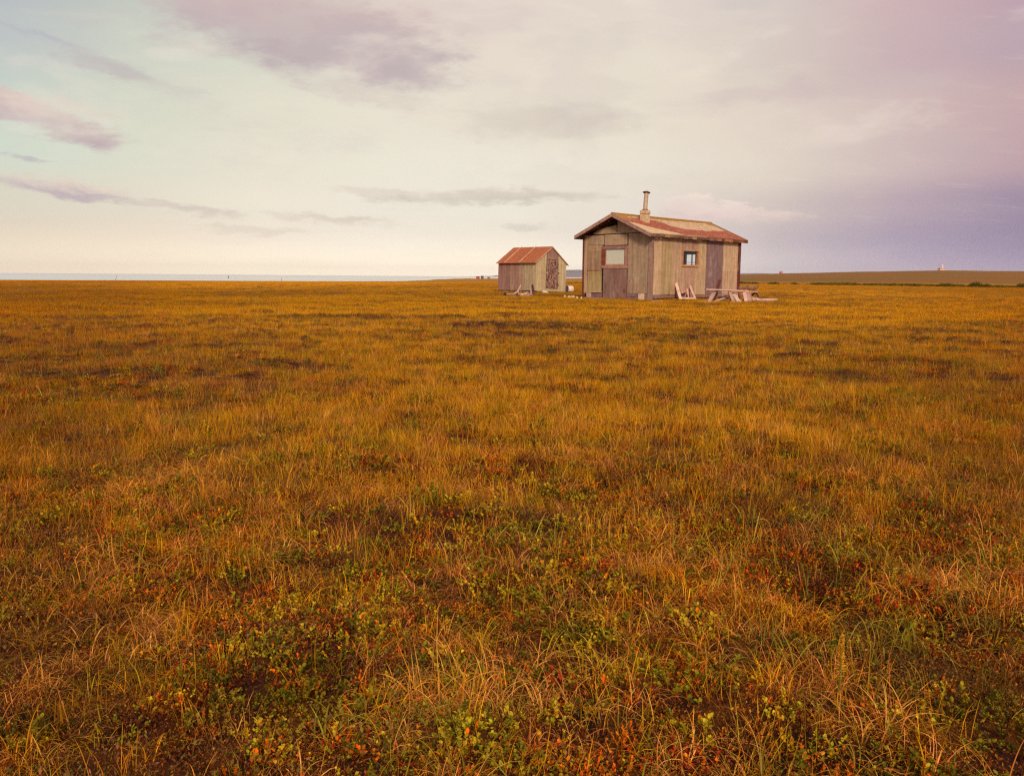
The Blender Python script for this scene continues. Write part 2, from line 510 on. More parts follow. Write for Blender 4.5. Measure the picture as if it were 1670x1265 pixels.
# ------------------------------------------------------------------ mesh builder
class MB:
    def __init__(s):
        s.v, s.f, s.c = [], [], []

    def face(s, pts, col):
        i = len(s.v)
        s.v += [tuple(p) for p in pts]
        s.f.append(tuple(range(i, i + len(pts))))
        s.c.append(col)

    def hexa(s, b, t, col):
        """b, t: four bottom and four top points (same winding, counter-clockwise seen from above)"""
        i = len(s.v)
        s.v += [tuple(p) for p in list(b) + list(t)]
        for q in ((3, 2, 1, 0), (4, 5, 6, 7), (0, 1, 5, 4), (1, 2, 6, 5), (2, 3, 7, 6), (3, 0, 4, 7)):
            s.f.append(tuple(i + k for k in q))
            s.c.append(col)
        return s

    def box(s, x0, x1, y0, y1, z0, z1, col=(.5, .5, .5), j=0.0):
        r = lambda: random.uniform(-j, j)
        q = [(x0, y0), (x1, y0), (x1, y1), (x0, y1)]
        return s.hexa([(x + r(), y + r(), z0 + r()) for x, y in q], [(x + r(), y + r(), z1 + r()) for x, y in q], col)

    def prism(s, poly, axis, a, b, col):
        """polygon in the plane across `axis`, extruded from a to b"""
        def P(p, d):
            return (d, p[0], p[1]) if axis == 'x' else (p[0], d, p[1])
        n, i = len(poly), len(s.v)
        s.v += [P(p, a) for p in poly] + [P(p, b) for p in poly]
        s.f.append(tuple(range(i, i + n))[::-1])
        s.f.append(tuple(range(i + n, i + 2 * n)))
        for k in range(n):
            s.f.append((i + k, i + (k + 1) % n, i + n + (k + 1) % n, i + n + k))
        s.c += [col] * (n + 2)
        return s

    def beam(s, p, q, wd, ht, col, up=(0, 0, 1), taper=1.0):
        p, q = Vector(p), Vector(q)
        d = (q - p).normalized()
        sx = d.cross(Vector(up))
        if sx.length < 1e-3:
            sx = Vector((1, 0, 0))
        sx.normalize()
        uz = sx.cross(d)
        a, b = sx * wd / 2, uz * ht / 2
        B = [p - a - b, p + a - b, p + a + b, p - a + b]
        a, b = a * taper, b * taper
        T = [q - a - b, q + a - b, q + a + b, q - a + b]
        i = len(s.v)
        s.v += [tuple(x) for x in B + T]
        for k in ((0, 1, 2, 3), (7, 6, 5, 4), (0, 4, 5, 1), (1, 5, 6, 2), (2, 6, 7, 3), (3, 7, 4, 0)):
            s.f.append(tuple(i + z for z in k))
            s.c.append(col)
        return s

    def tube(s, pts, rads, col, n=12, cap=True):
        rings = []
        for k, p in enumerate(pts):
            p = Vector(p)
            d = (Vector(pts[min(k + 1, len(pts) - 1)]) - Vector(pts[max(k - 1, 0)])).normalized()
            a = d.orthogonal().normalized() if k == 0 else (rings[-1][1] - d * rings[-1][1].dot(d)).normalized()
            b = d.cross(a)
            i = len(s.v)
            for t in range(n):
                an = 2 * pi * t / n
                s.v.append(tuple(p + (a * cos(an) + b * sin(an)) * rads[k]))
            rings.append((i, a))
        for k in range(len(pts) - 1):
            i, j = rings[k][0], rings[k + 1][0]
            for t in range(n):
                s.f.append((i + t, i + (t + 1) % n, j + (t + 1) % n, j + t))
                s.c.append(col)
        if cap:
            s.f.append(tuple(rings[0][0] + t for t in range(n))[::-1])
            s.f.append(tuple(rings[-1][0] + t for t in range(n)))
            s.c += [col, col]
        return s

    def build(s, name, mat, parent=None, bevel=0.0, smooth=False):
        me = bpy.data.meshes.new(name)
        me.from_pydata(s.v, [], s.f)
        at_ = me.attributes.new('Col', 'FLOAT_COLOR', 'CORNER')
        buf = np.ones((len(me.loops), 4), np.float32)
        k = 0
        for f, c in zip(s.f, s.c):
            buf[k:k + len(f), :3] = c
            k += len(f)
        at_.data.foreach_set('color', buf.ravel())
        me.materials.append(mat)
        if smooth:
            me.polygons.foreach_set('use_smooth', [True] * len(me.polygons))
        me.update()
        o = bpy.data.objects.new(name, me)
        COL.objects.link(o)
        if parent:
            o.parent = parent
        if bevel:
            b = o.modifiers.new('bevel', 'BEVEL')
            b.width = bevel
            b.segments = 1
            b.limit_method = 'ANGLE'
        return o


def tag(o, label=None, cat=None, group=None, kind=None):
    for k, v in (('label', label), ('category', cat), ('group', group), ('kind', kind)):
        if v:
            o[k] = v
    return o


def empty(name, loc, rot=(0, 0, 0)):
    o = bpy.data.objects.new(name, None)
    COL.objects.link(o)
    o.location = loc
    o.rotation_euler = rot
    o.empty_display_size = 0.2
    return o


def jit(c, a=0.12):
    k = 1 + random.uniform(-a, a)
    return tuple(min(0.9, v * k * (1 + random.uniform(-a, a) * 0.3)) for v in c)


# ------------------------------------------------------------------ terrain: one log-polar sheet
def build_terrain():
    na = 560
    rad = [0.12]
    while rad[-1] < 12000:
        rad.append(rad[-1] * (1.018 if rad[-1] < 60 else 1.035))
    rad = np.array(rad)
    # finer azimuth steps in front of the camera
    t = np.linspace(0, 1, na, endpoint=False)
    u = (t - 0.5) * 2
    az = 180 * (0.38 * u + 0.62 * np.sign(u) * np.abs(u) ** 3.2)
    A, Rr = np.meshgrid(np.radians(az), rad)
    X, Y = Rr * np.sin(A), Rr * np.cos(A)
    Z = hgt(X, Y)
    nr = len(rad)
    v = np.stack([X, Y, Z], -1).reshape(-1, 3)
    v = np.vstack([v, [[0, 0, float(Z[0].mean())]]])
    i = np.arange(nr - 1)[:, None] * na
    j = np.arange(na)[None, :]
    j2 = (j + 1) % na
    q = np.stack([i + j, i + na + j, i + na + j2, i + j2], -1).reshape(-1, 4)
    q = q[:, ::-1]
    me = bpy.data.meshes.new('tundra_ground')
    tri = np.stack([np.full(na, len(v) - 1), np.arange(na), (np.arange(na) + 1) % na], -1)[:, ::-1]
    me.vertices.add(len(v))
    me.vertices.foreach_set('co', v.ravel())
    nl = q.size + tri.size
    me.loops.add(nl)
    me.loops.foreach_set('vertex_index', np.concatenate([q.ravel(), tri.ravel()]).astype(np.int32))
    me.polygons.add(len(q) + len(tri))
    ls = np.concatenate([np.arange(len(q)) * 4, q.size + np.arange(len(tri)) * 3]).astype(np.int32)
    me.polygons.foreach_set('loop_start', ls)
    me.polygons.foreach_set('use_smooth', np.ones(len(ls), bool))
    me.update(calc_edges=True)
    me.validate()
    # cover: 0 = dark peat and moss under the plants, 1 = closed far sward
    at_ = me.attributes.new('cover', 'FLOAT', 'POINT')
    r = np.hypot(v[:, 0], v[:, 1])
    at_.data.foreach_set('value', sstep(r, 14, 75).astype(np.float32))
    a2 = me.attributes.new('upland', 'FLOAT', 'POINT')
    a2.data.foreach_set('value', (sstep(r, 190, 420) * sstep(np.degrees(np.arctan2(v[:, 0], v[:, 1])), 4, 12)).astype(np.float32))
    o = bpy.data.objects.new('ground', me)
    COL.objects.link(o)
    tag(o, kind='structure')
    m, n, out = new_mat('tundra_soil')
    co = n.add('ShaderNodeTexCoord').outputs['Object']
    a = n.noise(co, 9, 5, 0.65)
    b = n.noise(co, 45, 4, 0.7)
    soil = n.mix(n.step(a, 0.40, 0.62), (0.030, 0.010, 0.006), (0.12, 0.038, 0.008))
    soil = n.mix(n.math('MULTIPLY', n.step(b, 0.55, 0.7), 0.55), soil, (0.26, 0.085, 0.02))
    g1 = n.noise(n.mapping(co, (0.05, 0.05, 1)), 1.0, 5, 0.6)
    g2 = n.noise(n.mapping(co, (0.012, 0.02, 1)), 1.0, 5, 0.6)
    g3 = n.noise(co, 1.1, 5, 0.7)
    far = n.mix(n.step(g1, 0.38, 0.62), (0.44, 0.18, 0.010), (0.38, 0.18, 0.010))
    far = n.mix(n.math('MULTIPLY', n.step(g2, 0.50, 0.66), 0.5), far, (0.34, 0.115, 0.015))
    far = n.mix(n.math('MULTIPLY', n.step(g3, 0.50, 0.70), 0.35), far, (0.24, 0.10, 0.014))
    c = n.mix(attr(n, 'cover').outputs['Fac'], soil, far)
    hillc = n.mix(n.step(n.noise(n.mapping(co, (0.012, 0.006, 1)), 1.0, 7, 0.7), 0.4, 0.6), (0.29, 0.105, 0.018), (0.20, 0.115, 0.022))
    c = n.mix(attr(n, 'upland').outputs['Fac'], c, hillc)
    principled(n, out, c, 0.95, 0.1, 0, b, 0.6, 0.02)
    me.materials.append(m)
    return o


build_terrain()

# sea: a broad disc lying below the land, beyond the shore
def build_sea():
    m, n, out = new_mat('sea_water')
    co = n.add('ShaderNodeTexCoord').outputs['Object']
    a = n.noise(n.mapping(co, (0.02, 0.004, 1)), 1.0, 5, 0.6)
    b = n.noise(n.mapping(co, (0.5, 0.12, 1)), 1.0, 4, 0.6)
    c = n.mix(n.step(a, 0.4, 0.6), (0.62, 0.66, 0.68), (0.74, 0.75, 0.75))
    p = principled(n, out, c, 0.30, 0.5, 0)
    mb = MB()
    N = 96
    ring = [(13500 * cos(2 * pi * k / N), 13500 * sin(2 * pi * k / N), 0) for k in range(N)]
    mb.face(ring, (.4, .4, .4))
    o = mb.build('sea', m)
    o.location = (0, 0, -3.0)
    tag(o, kind='structure')


build_sea()


# far headland: a long, flat-topped ridge across the bay
def build_headland():
    m = plain_mat('far_upland_heath', (0.20, 0.15, 0.19), 0.95, 0.05, 0, 0.2, 0.002, 0)  # pale lilac of distant air mixed into the base colour
    px = [640, 800, 870, 905, 925, 940, 960, 1000, 1060, 1120, 1180, 1206, 1225, 1240, 1252, 1264, 1275, 1290]
    top = [453, 450, 444, 440.6, 439.8, 439.6, 439.8, 441, 442.5, 444, 445, 445.6, 445.3, 445.1, 445.6, 447, 449, 452]
    D, DEP = 12300.0, 1500.0
    v, f, c = [], [], []
    sub = 10
    xs_ = np.linspace(640, 1290, 130)
    ys_ = np.interp(xs_, px, top)
    rows_ = 7
    for k, (x, y) in enumerate(zip(xs_, ys_)):
        p = at(x, y, D)
        hz = p.z + random.uniform(-1.2, 1.2)
        for j in range(rows_):
            t = j / (rows_ - 1)
            prof = [0, 0.45, 0.85, 1.0, 0.95, 0.6, 0][j]
            yy = D - DEP * 0.45 + DEP * 1.4 * t
            s = yy / D
            v.append((p.x * s + random.uniform(-12, 12), yy, -4 + (hz * s + 4) * prof if j != 3 else hz * 1.0))
    for k in range(len(xs_) - 1):
        for j in range(rows_ - 1):
            a = k * rows_ + j
            f.append((a, a + rows_, a + rows_ + 1, a + 1))
    mb = MB()
    mb.v, mb.f, mb.c = v, f, [(.1, .1, .1)] * len(f)
    o = mb.build('headland_hill', m, smooth=True)
    tag(o, kind='structure')


build_headland()

# ------------------------------------------------------------------ cabin
TH = 0.8181
cabin = empty('wooden_cabin', (4.9, 30.375, 0.0), (0, 0, TH))
tag(cabin, 'larger weathered plywood cabin with red patched roof and stovepipe', 'cabin')
CW, CL, ZE, ZR, OF, OB, OS = 3.041, 6.26, 2.328, 3.087, 0.376, 0.294, 0.171
SL = (ZR - ZE) / (CW / 2 + OS)


def rz(y):
    return ZE + SL * (min(y, CW - y) + OS)


TAN = C(190, 162, 124)
OLI = C(178, 152, 118)
YEL = C(204, 174, 128)
PNK = C(188, 152, 120)
MAU = C(138, 108, 104)
MAU2 = C(150, 118, 112)
BRN = C(120, 80, 62)
RED = C(136, 74, 56)
PAL = C(214, 184, 150)
DRK = C(58, 40, 38)

# gable wall (x = 0): dark sheathing with plywood sheets nailed over it
mb = MB()
mb.box(0.012, 0.07, 0.05, 1.10, 0.06, 2.36, DRK)
mb.box(0.012, 0.07, 2.06, CW - 0.05, 0.06, 2.36, DRK)
mb.box(0.012, 0.07, 1.10, 2.06, 1.84, 2.36, DRK)
mb.prism([(0.02, 2.36), (CW - 0.02, 2.36), (CW - 0.02, 2.395), (CW - 0.45, 2.41), (1.60, 2.60), (1.50, 2.98), (1.42, 2.98)], 'x', 0.014, 0.068, DRK)


def sheet(poly, tone, t=0.016):
    mb.prism(poly, 'x', 0.010 - t - random.uniform(0, 0.004), 0.010, jit(tone, 0.06))


def rect(y0, y1, z0, z1, j=0.008):
    r = lambda: random.uniform(-j, j)
    return [(y0 + r(), z0 + r()), (y1 + r(), z0 + r()), (y1 + r(), z1 + r()), (y0 + r(), z1 + r())]


sheet(rect(0.13, 1.025, 0.245, 2.365), OLI)
sheet(rect(1.075, 2.075, 1.965, 2.345), TAN)
sheet(rect(2.115, 2.865, 1.985, 2.335), OLI)
sheet(rect(2.20, 2.865, 1.75, 1.975), C(182, 150, 110))
sheet(rect(2.20, 2.865, 1.05, 1.74), C(170, 140, 104))
sheet(rect(2.20, 2.865, 0.285, 1.04), C(188, 162, 108))
sheet(rect(2.885, 3.03, 0.20, 2.34), C(190, 158, 118), 0.022)
sheet([(0.14, 2.395), (1.525, 2.385), (1.525, 2.99), (0.14, 2.40)], TAN)
sheet([(1.565, 2.385), (2.62, 2.375), (2.60, 2.42), (2.40, 2.52), (2.10, 2.60), (1.565, 2.68)], C(176, 150, 108))
for y, z0, z1 in ((1.035, 1.13, 2.36), (2.09, 1.97, 2.36)):
    mb.box(0.002, 0.011, y - 0.012, y + 0.012, z0, z1, DRK)
mb.build('gable_wall', M_wood, cabin)
# lower trim boards of the gable
for q in ((-0.02, 0.012, 0.14, 1.03, 0.12, 0.235, jit(MAU), 0.006), (-0.028, 0.012, 0.10, 1.03, -0.05, 0.112, jit(MAU2), 0.006), (-0.02, 0.012, 2.18, 2.86, 0.05, 0.235, jit(MAU), 0.006), (-0.03, 0.012, 2.10, 3.0, -0.06, 0.045, jit(PNK), 0.006)):
    MB().box(*q).build('skirting_board', M_board, cabin)
MB().box(-0.06, -0.012, 2.17, 2.90, 0.242, 0.275, PAL, 0.004).build('drip_ledge', M_board, cabin)
MB().box(-0.055, -0.032, 0.26, 0.51, 0.0, 0.23, C(226, 196, 158), 0.005).build('patch_board', M_board, cabin)
MB().box(-0.05, -0.022, 2.66, 2.87, 0.05, 0.215, C(206, 178, 150), 0.005).build('patch_board', M_board, cabin)
# door sheet under the window
d = MB().box(-0.035, -0.006, 1.05, 2.10, -0.03, 1.115, C(146, 114, 98), 0.006).build('door', M_wood, cabin)
d['label'] = 'mauve brown plywood half door'
MB().box(-0.043, -0.036, 1.12, 1.17, 0.25, 0.40, C(70, 50, 45)).build('hinge', M_rust, d)
# front window with reddish frame and cloudy sheet
mb = MB()
rc = C(182, 136, 114)
mb.box(-0.05, 0.02, 1.04, 2.18, 1.83, 1.94, jit(C(158, 116, 104)), 0.006)
mb.box(-0.052, 0.02, 1.04, 2.18, 1.13, 1.245, jit(rc), 0.006)
mb.box(-0.047, 0.02, 1.045, 1.15, 1.248, 1.828, jit(rc), 0.005)
mb.box(-0.047, 0.02, 2.035, 2.175, 1.248, 1.828, jit(RED), 0.005)
wf = mb.build('window_frame', M_board, cabin)
mb = MB()
mb.box(-0.024, 0.02, 1.152, 2.033, 1.25, 1.288, C(214, 176, 132))
mb.box(-0.022, 0.02, 1.152, 1.178, 1.29, 1.826, C(190, 140, 110))
mb.box(-0.022, 0.02, 2.007, 2.033, 1.29, 1.826, C(180, 130, 104))
mb.build('sash', M_board, wf)
MB().box(0.0, 0.008, 1.179, 2.006, 1.289, 1.829, C(222, 218, 196)).build('pane', M_film, wf)

# long side wall (y = 0)
mb = MB()
for a, b, z0, z1 in ((0.05, 2.0, 0.18, 2.40), (3.06, 6.22, 0.18, 2.40), (2.0, 3.06, 0.18, 1.28), (2.0, 3.06, 1.79, 2.40)):
    mb.box(a, b, 0.012, 0.07, z0, z1, DRK)


def sside(x0, x1, z0, z1, tone, t=0.014):
    r = lambda: random.uniform(-0.006, 0.006)
    poly = [(x0 + 0.004, z0 + r()), (x1 - 0.004, z0 + r()), (x1 - 0.004, z1 + r()), (x0 + 0.004, z1 + r())]
    mb.prism(poly, 'y', 0.010 - t - random.uniform(0, 0.003), 0.010, jit(tone, 0.05))


sside(0.03, 0.62, 0.19, 2.31, YEL)
sside(0.62, 1.28, 0.19, 2.31, C(184, 158, 110))
sside(1.28, 1.95, 0.185, 2.31, C(190, 158, 120))
sside(1.95, 2.90, 0.185, 1.235, C(192, 156, 122))
sside(1.95, 3.07, 1.815, 2.31, C(178, 146, 114))
sside(2.90, 3.66, 0.18, 1.235, C(202, 170, 126))
sside(3.07, 3.66, 1.235, 2.31, C(196, 168, 122))
sside(3.66, 4.92, 0.18, 2.31, C(140, 110, 104))
sside(4.92, 6.12, 1.095, 2.31, C(202, 172, 130))
sside(4.92, 6.12, 0.18, 1.085, C(196, 164, 126))
mb.box(4.93, 6.12, -0.014, -0.006, 1.075, 1.10, C(210, 184, 140))
mb.build('side_wall', M_wood, cabin)
MB().box(0.0, 6.26, 0.0, 0.10, 0.07, 0.172, C(150, 112, 98), 0.004).build('sill_beam', M_board, cabin)
# window in the long wall: looks right through to the far gable window
mb = MB()
wc = C(206, 156, 102)
mb.box(1.93, 3.09, -0.035, 0.08, 1.787, 1.835, jit(wc))
mb.box(1.92, 3.10, -0.045, 0.08, 1.215, 1.285, jit(wc))
mb.box(1.93, 2.0, -0.033, 0.08, 1.288, 1.784, jit(C(196, 140, 96)))
mb.box(3.035, 3.09, -0.033, 0.08, 1.288, 1.784, jit(C(196, 140, 96)))
wf = mb.build('window_frame', M_board, cabin)
MB().box(2.001, 3.034, 0.03, 0.034, 1.287, 1.786, (1, 1, 1)).build('pane', M_glass, wf)
# back long wall, far gable wall (with its window), floor, inner lining
mb = MB()
mb.box(0.05, 6.22, CW - 0.07, CW, 0.18, 2.40, TAN)
mb.build('rear_wall', M_wood, cabin)
mb = MB()
gx0, gx1 = CL - 0.07, CL
y0, y1, z0, z1 = 2.00, 2.47, 1.35, 1.78
mb.box(gx0, gx1, 0.05, y0, 0.18, 2.40, OLI)
mb.box(gx0, gx1, y1, CW - 0.05, 0.18, 2.40, OLI)
mb.box(gx0, gx1, y0, y1, 0.18, z0, OLI)
mb.box(gx0, gx1, y0, y1, z1, 2.40, OLI)
mb.prism([(0.05, 2.40), (CW - 0.05, 2.40), (CW / 2, 3.02)], 'x', gx0, gx1, OLI)
mb.build('far_gable_wall', M_wood, cabin)
mb = MB()
mb.box(gx0 - 0.02, gx1 + 0.02, y0 - 0.06, y0, z0 - 0.06, z1 + 0.06, wc)
mb.box(gx0 - 0.02, gx1 + 0.02, y1, y1 + 0.06, z0 - 0.06, z1 + 0.06, wc)
mb.box(gx0 - 0.02, gx1 + 0.02, y0, y1, z0 - 0.06, z0, wc)
mb.box(gx0 - 0.02, gx1 + 0.02, y0, y1, z1, z1 + 0.06, wc)
mb.box(gx0 + 0.01, gx1 - 0.01, 2.17, 2.20, z0, z1, C(120, 96, 92))
mb.box(gx0 + 0.012, gx1 - 0.012, y0, y1, z0 + 0.09, z0 + 0.108, C(120, 96, 92))
mb.build('window_frame', M_board, cabin)
mb = MB()
mb.box(0.075, gx0 - 0.002, CW - 0.078, CW - 0.072, 0.2, 2.38, (1, 1, 1))
mb.box(gx0 - 0.008, gx0 - 0.003, 0.08, y0 - 0.06, 0.2, 2.38, (1, 1, 1))
mb.box(gx0 - 0.008, gx0 - 0.003, y1 + 0.06, CW - 0.08, 0.2, 2.38, (1, 1, 1))
mb.box(0.08, gx0 - 0.01, 0.08, CW - 0.08, 0.16, 0.2, (1, 1, 1))
mb.build('inner_lining', M_inner, cabin)
# corner boards
mb = MB()
for k in range(2):
    pass
MB().box(-0.045, -0.004, -0.05, 0.125, -0.04, 2.37, C(166, 134, 114), 0.005).build('corner_board', M_wood, cabin)
MB().box(-0.004, 0.028, -0.055, -0.008, 0.0, 2.28, C(140, 106, 98), 0.003).build('corner_board', M_wood, cabin)
cb = MB().box(6.12, 6.30, -0.04, 0.0, 0.02, 2.33, C(112, 58, 52), 0.006).build('corner_board', M_wood, cabin)
cb['label'] = 'dark red corner board'
cb = MB().box(-0.05, 0.03, 3.032, 3.085, 0.0, 2.36, C(112, 66, 54), 0.008).build('corner_board', M_wood, cabin)
# footing blocks under the side wall
for x in (0.12, 1.55, 2.95, 4.4, 5.9):
    MB().box(x, x + 0.3, 0.02, 0.25, -0.08, 0.068, C(120, 90, 78), 0.012).build('footing_block', M_board, cabin)
MB().box(0.05, 6.2, 0.55, 0.60, -0.1, 0.12, DRK).build('floor_joist', M_dark, cabin)


# roof: two slopes on a fine grid, each patch of the felt with its own colour
def roof_slope(sign):
    nx, ny = 150, 36
    x0, x1 = -OF, CL + OB
    mb = MB()
    y_e, y_r = -OS, CW / 2
    P = {}

    def sag(x, t):
        return -0.018 * math.sin(pi * (x - x0) / (x1 - x0)) * t + 0.006 * math.sin(x * 5.1 + t * 4) * (1 - t)
    base = len(mb.v)
    for j in range(ny + 1):
        for i in range(nx + 1):
            x = x0 + (x1 - x0) * i / nx
            t = j / ny
            y = y_e + (y_r - y_e) * t
            z = ZE + SL * (y - y_e) + sag(x, t)
            mb.v.append((x, y if sign > 0 else CW - y, z))
    for j in range(ny):
        for i in range(nx):
            a = base + j * (nx + 1) + i
            q = (a, a + 1, a + nx + 2, a + nx + 1)
            mb.f.append(q if sign > 0 else q[::-1])
            x = x0 + (x1 - x0) * (i + .5) / nx
            y = y_e + (y_r - y_e) * (j + .5) / ny
            nz = float(fbm(np.array(x), np.array(y), 2.3, 4, 4.0)) - 0.5
            nz2 = float(fbm(np.array(x), np.array(y * 2), 7.0, 3, 14.0)) - 0.5
            c = C(168, 86, 62) if nz2 < 0.06 else (C(146, 78, 58) if nz2 < 0.16 else C(186, 118, 88))
            if sign > 0:
                up = np.interp(x, [0.6, 2.0, 2.3, 2.9, 4.5, 6.3, 6.6], [1.24, 1.20, 0.72, 0.56, 0.54, 0.66, 1.5])
                if y > up + nz * 0.14 and y < 1.46 + nz2 * 0.1:
                    c = C(206, 172, 138) if nz2 > -0.16 else C(182, 128, 98)
                lo = np.interp(x, [-0.4, 0.07, 0.74, 1.74, 2.0], [0.78, 0.66, 0.34, 0.02, -0.3])
                if y < lo + nz * 0.12:
                    c = C(214, 180, 144)
                if y > 1.36 + nz * 0.22 or (x < 0.35 + nz and y > 1.02 + nz2 * 0.5) or (x > 5.9 + nz2 and y > 1.2):
                    c = C(172, 124, 54)
                if x > 6.25 + nz * 0.2:
                    c = C(150, 104, 60) if y > 0.5 else C(160, 82, 56)
                if y < -0.10 + nz * 0.06:
                    c = C(170, 136, 96) if x < 3.4 else C(150, 90, 62)
            else:
                if nz > 0.05:
                    c = C(190, 158, 124)
            mb.c.append(c)
    o = mb.build('roof', M_roofA, cabin, smooth=False)
    s = o.modifiers.new('thick', 'SOLIDIFY')
    s.thickness = 0.035
    s.offset = -1
    return o


roof_r = roof_slope(1)
roof_l = roof_slope(-1)
# roof deck and rafters seen from below, barge boards, fascia
for nm, s in (('barge_board', 0), ('barge_board', 1)):
    def Y(y): return y if s == 0 else CW - y
    for xx, cc in ((-OF - 0.022, C(176, 140, 120)), (CL + OB + 0.002, C(120, 80, 60))):
        mb = MB()
        poly = [(Y(-OS - 0.01), ZE - 0.125), (Y(CW / 2), ZR - 0.13), (Y(CW / 2), ZR - 0.004), (Y(-OS - 0.01), ZE + 0.002)]
        if s:
            poly = poly[::-1]
        mb.prism(poly, 'x', xx, xx + 0.02, jit(cc, 0.08))
        mb.build(nm, M_board, cabin)
mb = MB()
n_ = 23
for k in range(n_):   # patched eave fascia, board by board
    a = -OF + (CL + OF + OB) * k / n_
    b = -OF + (CL + OF + OB) * (k + 1) / n_
    cc = random.choice([C(170, 138, 98), C(122, 90, 74), C(140, 108, 84), C(112, 80, 66)]) if k < 15 else random.choice([C(120, 72, 52), C(150, 96, 66), C(176, 130, 90)])
    mb.box(a + 0.002, b - 0.002, -OS - 0.016, -OS + 0.004, ZE - 0.105 - random.uniform(0, .02), ZE - 0.028, jit(cc, 0.1), 0.004)
mb.build('fascia', M_board, cabin)
mb = MB()
mb.box(-OF, CL + OB, CW + OS - 0.004, CW + OS + 0.016, ZE - 0.13, ZE - 0.028, C(150, 110, 84))
mb.build('fascia', M_board, cabin)
mb = MB()
for s in (0, 1):
    for x in np.linspace(-OF + 0.06, CL + OB - 0.06, 12):
        p = (x, -OS if s == 0 else CW + OS, ZE - 0.09)
        q = (x, CW / 2, ZR - 0.09)
        mb.beam(p, q, 0.045, 0.07, C(104, 82, 72))
mb.build('rafter', M_board, cabin)
mb = MB()
mb.tube([(-OF - 0.02, CW / 2, ZR - 0.005), (2.5, CW / 2, ZR - 0.014), (CL + OB + 0.02, CW / 2, ZR - 0.005)], [0.035] * 3, C(170, 128, 66), 8)
mb.build('ridge_cap', M_board, cabin)
# chimney
cx_, cy_ = 0.92, 0.98
ch = MB()
ch.box(cx_ - 0.13, cx_ + 0.13, cy_ - 0.13, cy_ + 0.13, 2.62, 3.10, C(186, 148, 116), 0.012)
ch.box(cx_ - 0.15, cx_ + 0.15, cy_ - 0.15, cy_ + 0.15, 3.10, 3.23, C(160, 122, 88), 0.01)
cho = ch.build('chimney', M_render, cabin, 0.012)
MB().tube([(cx_, cy_, 3.2), (cx_, cy_, 3.27)], [0.12, 0.105], C(140, 80, 56), 14).build('pipe_collar', M_rust, cho)
MB().tube([(cx_, cy_, 3.22), (cx_ + 0.02, cy_, 3.55), (cx_ + 0.045, cy_ - 0.01, 3.86)], [0.078] * 3, (1, 1, 1), 16).build('stovepipe', M_metal, cho)
MB().tube([(cx_ + 0.04, cy_ - 0.01, 3.86), (cx_ + 0.045, cy_ - 0.01, 3.885), (cx_ + 0.05, cy_ - 0.01, 3.92)], [0.135, 0.14, 0.05], (1, 1, 1), 16).build('pipe_cap', M_rust, cho)

# ------------------------------------------------------------------ small shed
shed = empty('storage_shed', (1.139, 43.513, 0.09), (0, 0, 0))
shed.rotation_mode = 'XYZ'
_M = Matrix.Rotation(0.799, 3, 'Z') @ Matrix.Rotation(-0.005, 3, 'X') @ Matrix.Rotation(0.035, 3, 'Y')
shed.rotation_euler = _M.to_euler('XYZ')
tag(shed, 'smaller grey shed with orange rusty metal roof and peeling narrow door', 'shed')
SW, SLN, SH, SR = 2.352, 2.697, 1.471, 2.30
mb = MB()
pale = C(196, 178, 132)
for a, b in ((0.0, 0.42), (0.42, 0.79)):
    mb.box(a + 0.003, b - 0.003, 0, 0.03, 0.0, 1.40, jit(pale, 0.05))
for a, b in ((1.71, 2.0), (2.0, 2.35)):
    mb.box(a + 0.003, b - 0.003, 0, 0.03, 0.0, 1.40, jit(pale, 0.05))
mb.box(0.79, 1.71, 0.001, 0.03, 0.0, 0.15, jit(pale, 0.05))
rs = lambda x: SH + (SR - SH) * min(x, SW - x) / (SW / 2)
mb.prism([(0, 1.402), (0.79, 1.402), (0.79, rs(0.79) - 0.03), (0, SH - 0.03)], 'y', 0.0, 0.03, jit(pale, 0.05))
mb.prism([(1.71, 1.402), (SW, 1.402), (SW, SH - 0.03), (1.71, rs(1.71) - 0.03)], 'y', 0.0, 0.03, jit(pale, 0.05))
mb.prism([(0.79, 1.64), (1.71, 1.64), (1.71, rs(1.71) - 0.03), (SW / 2, SR - 0.03), (0.79, rs(0.79) - 0.03)], 'y', 0.001, 0.03, C(160, 126, 104))
mb.build('gable_wall', M_wood, shed)
mb = MB()
tones = [C(158, 120, 104), C(162, 124, 108), C(150, 116, 100), C(168, 134, 108), C(160, 124, 108), C(170, 146, 112), C(176, 156, 118), C(180, 160, 122), C(182, 162, 124)]
for k in range(9):
    a, b = SLN * k / 9, SLN * (k + 1) / 9
    mb.box(0, 0.03, SLN - b + 0.003, SLN - a - 0.003, 0.02, SH - 0.02, jit(tones[k], 0.05), 0.003)
mb.build('side_wall', M_wood, shed)
mb = MB()
mb.box(0.03, SW - 0.001, SLN - 0.03, SLN, 0.0, SH - 0.04, TAN)
mb.prism([(0.03, SH - 0.04), (SW - 0.03, SH - 0.04), (SW / 2, SR - 0.05)], 'y', SLN - 0.03, SLN, TAN)
mb.box(SW - 0.03, SW, 0.03, SLN - 0.03, 0.0, SH - 0.04, TAN)
mb.build('rear_wall', M_wood, shed)
MB().box(0.01, SW - 0.01, 0.03, SLN - 0.03, -0.03, 0.0, DRK).build('floor', M_dark, shed)


def peel_mat():
    m, n, out = new_mat('peeling_dark_paint')
    co = n.add('ShaderNodeTexCoord').outputs['Object']
    a = n.noise(n.mapping(co, (1, 1, 0.55)), 11, 5, 0.7, 0.8)
    b = n.noise(n.mapping(co, (1, 1, 0.1)), 30, 4, 0.6)
    c = n.mix(n.step(a, 0.44, 0.56), C(84, 56, 60), C(168, 128, 112))
    c = n.mix(n.math('MULTIPLY', n.step(b, 0.5, 0.65), 0.4), c, C(110, 76, 72))
    principled(n, out, c, 0.85, 0.2, 0, a, 0.6, 0.01)
    return m


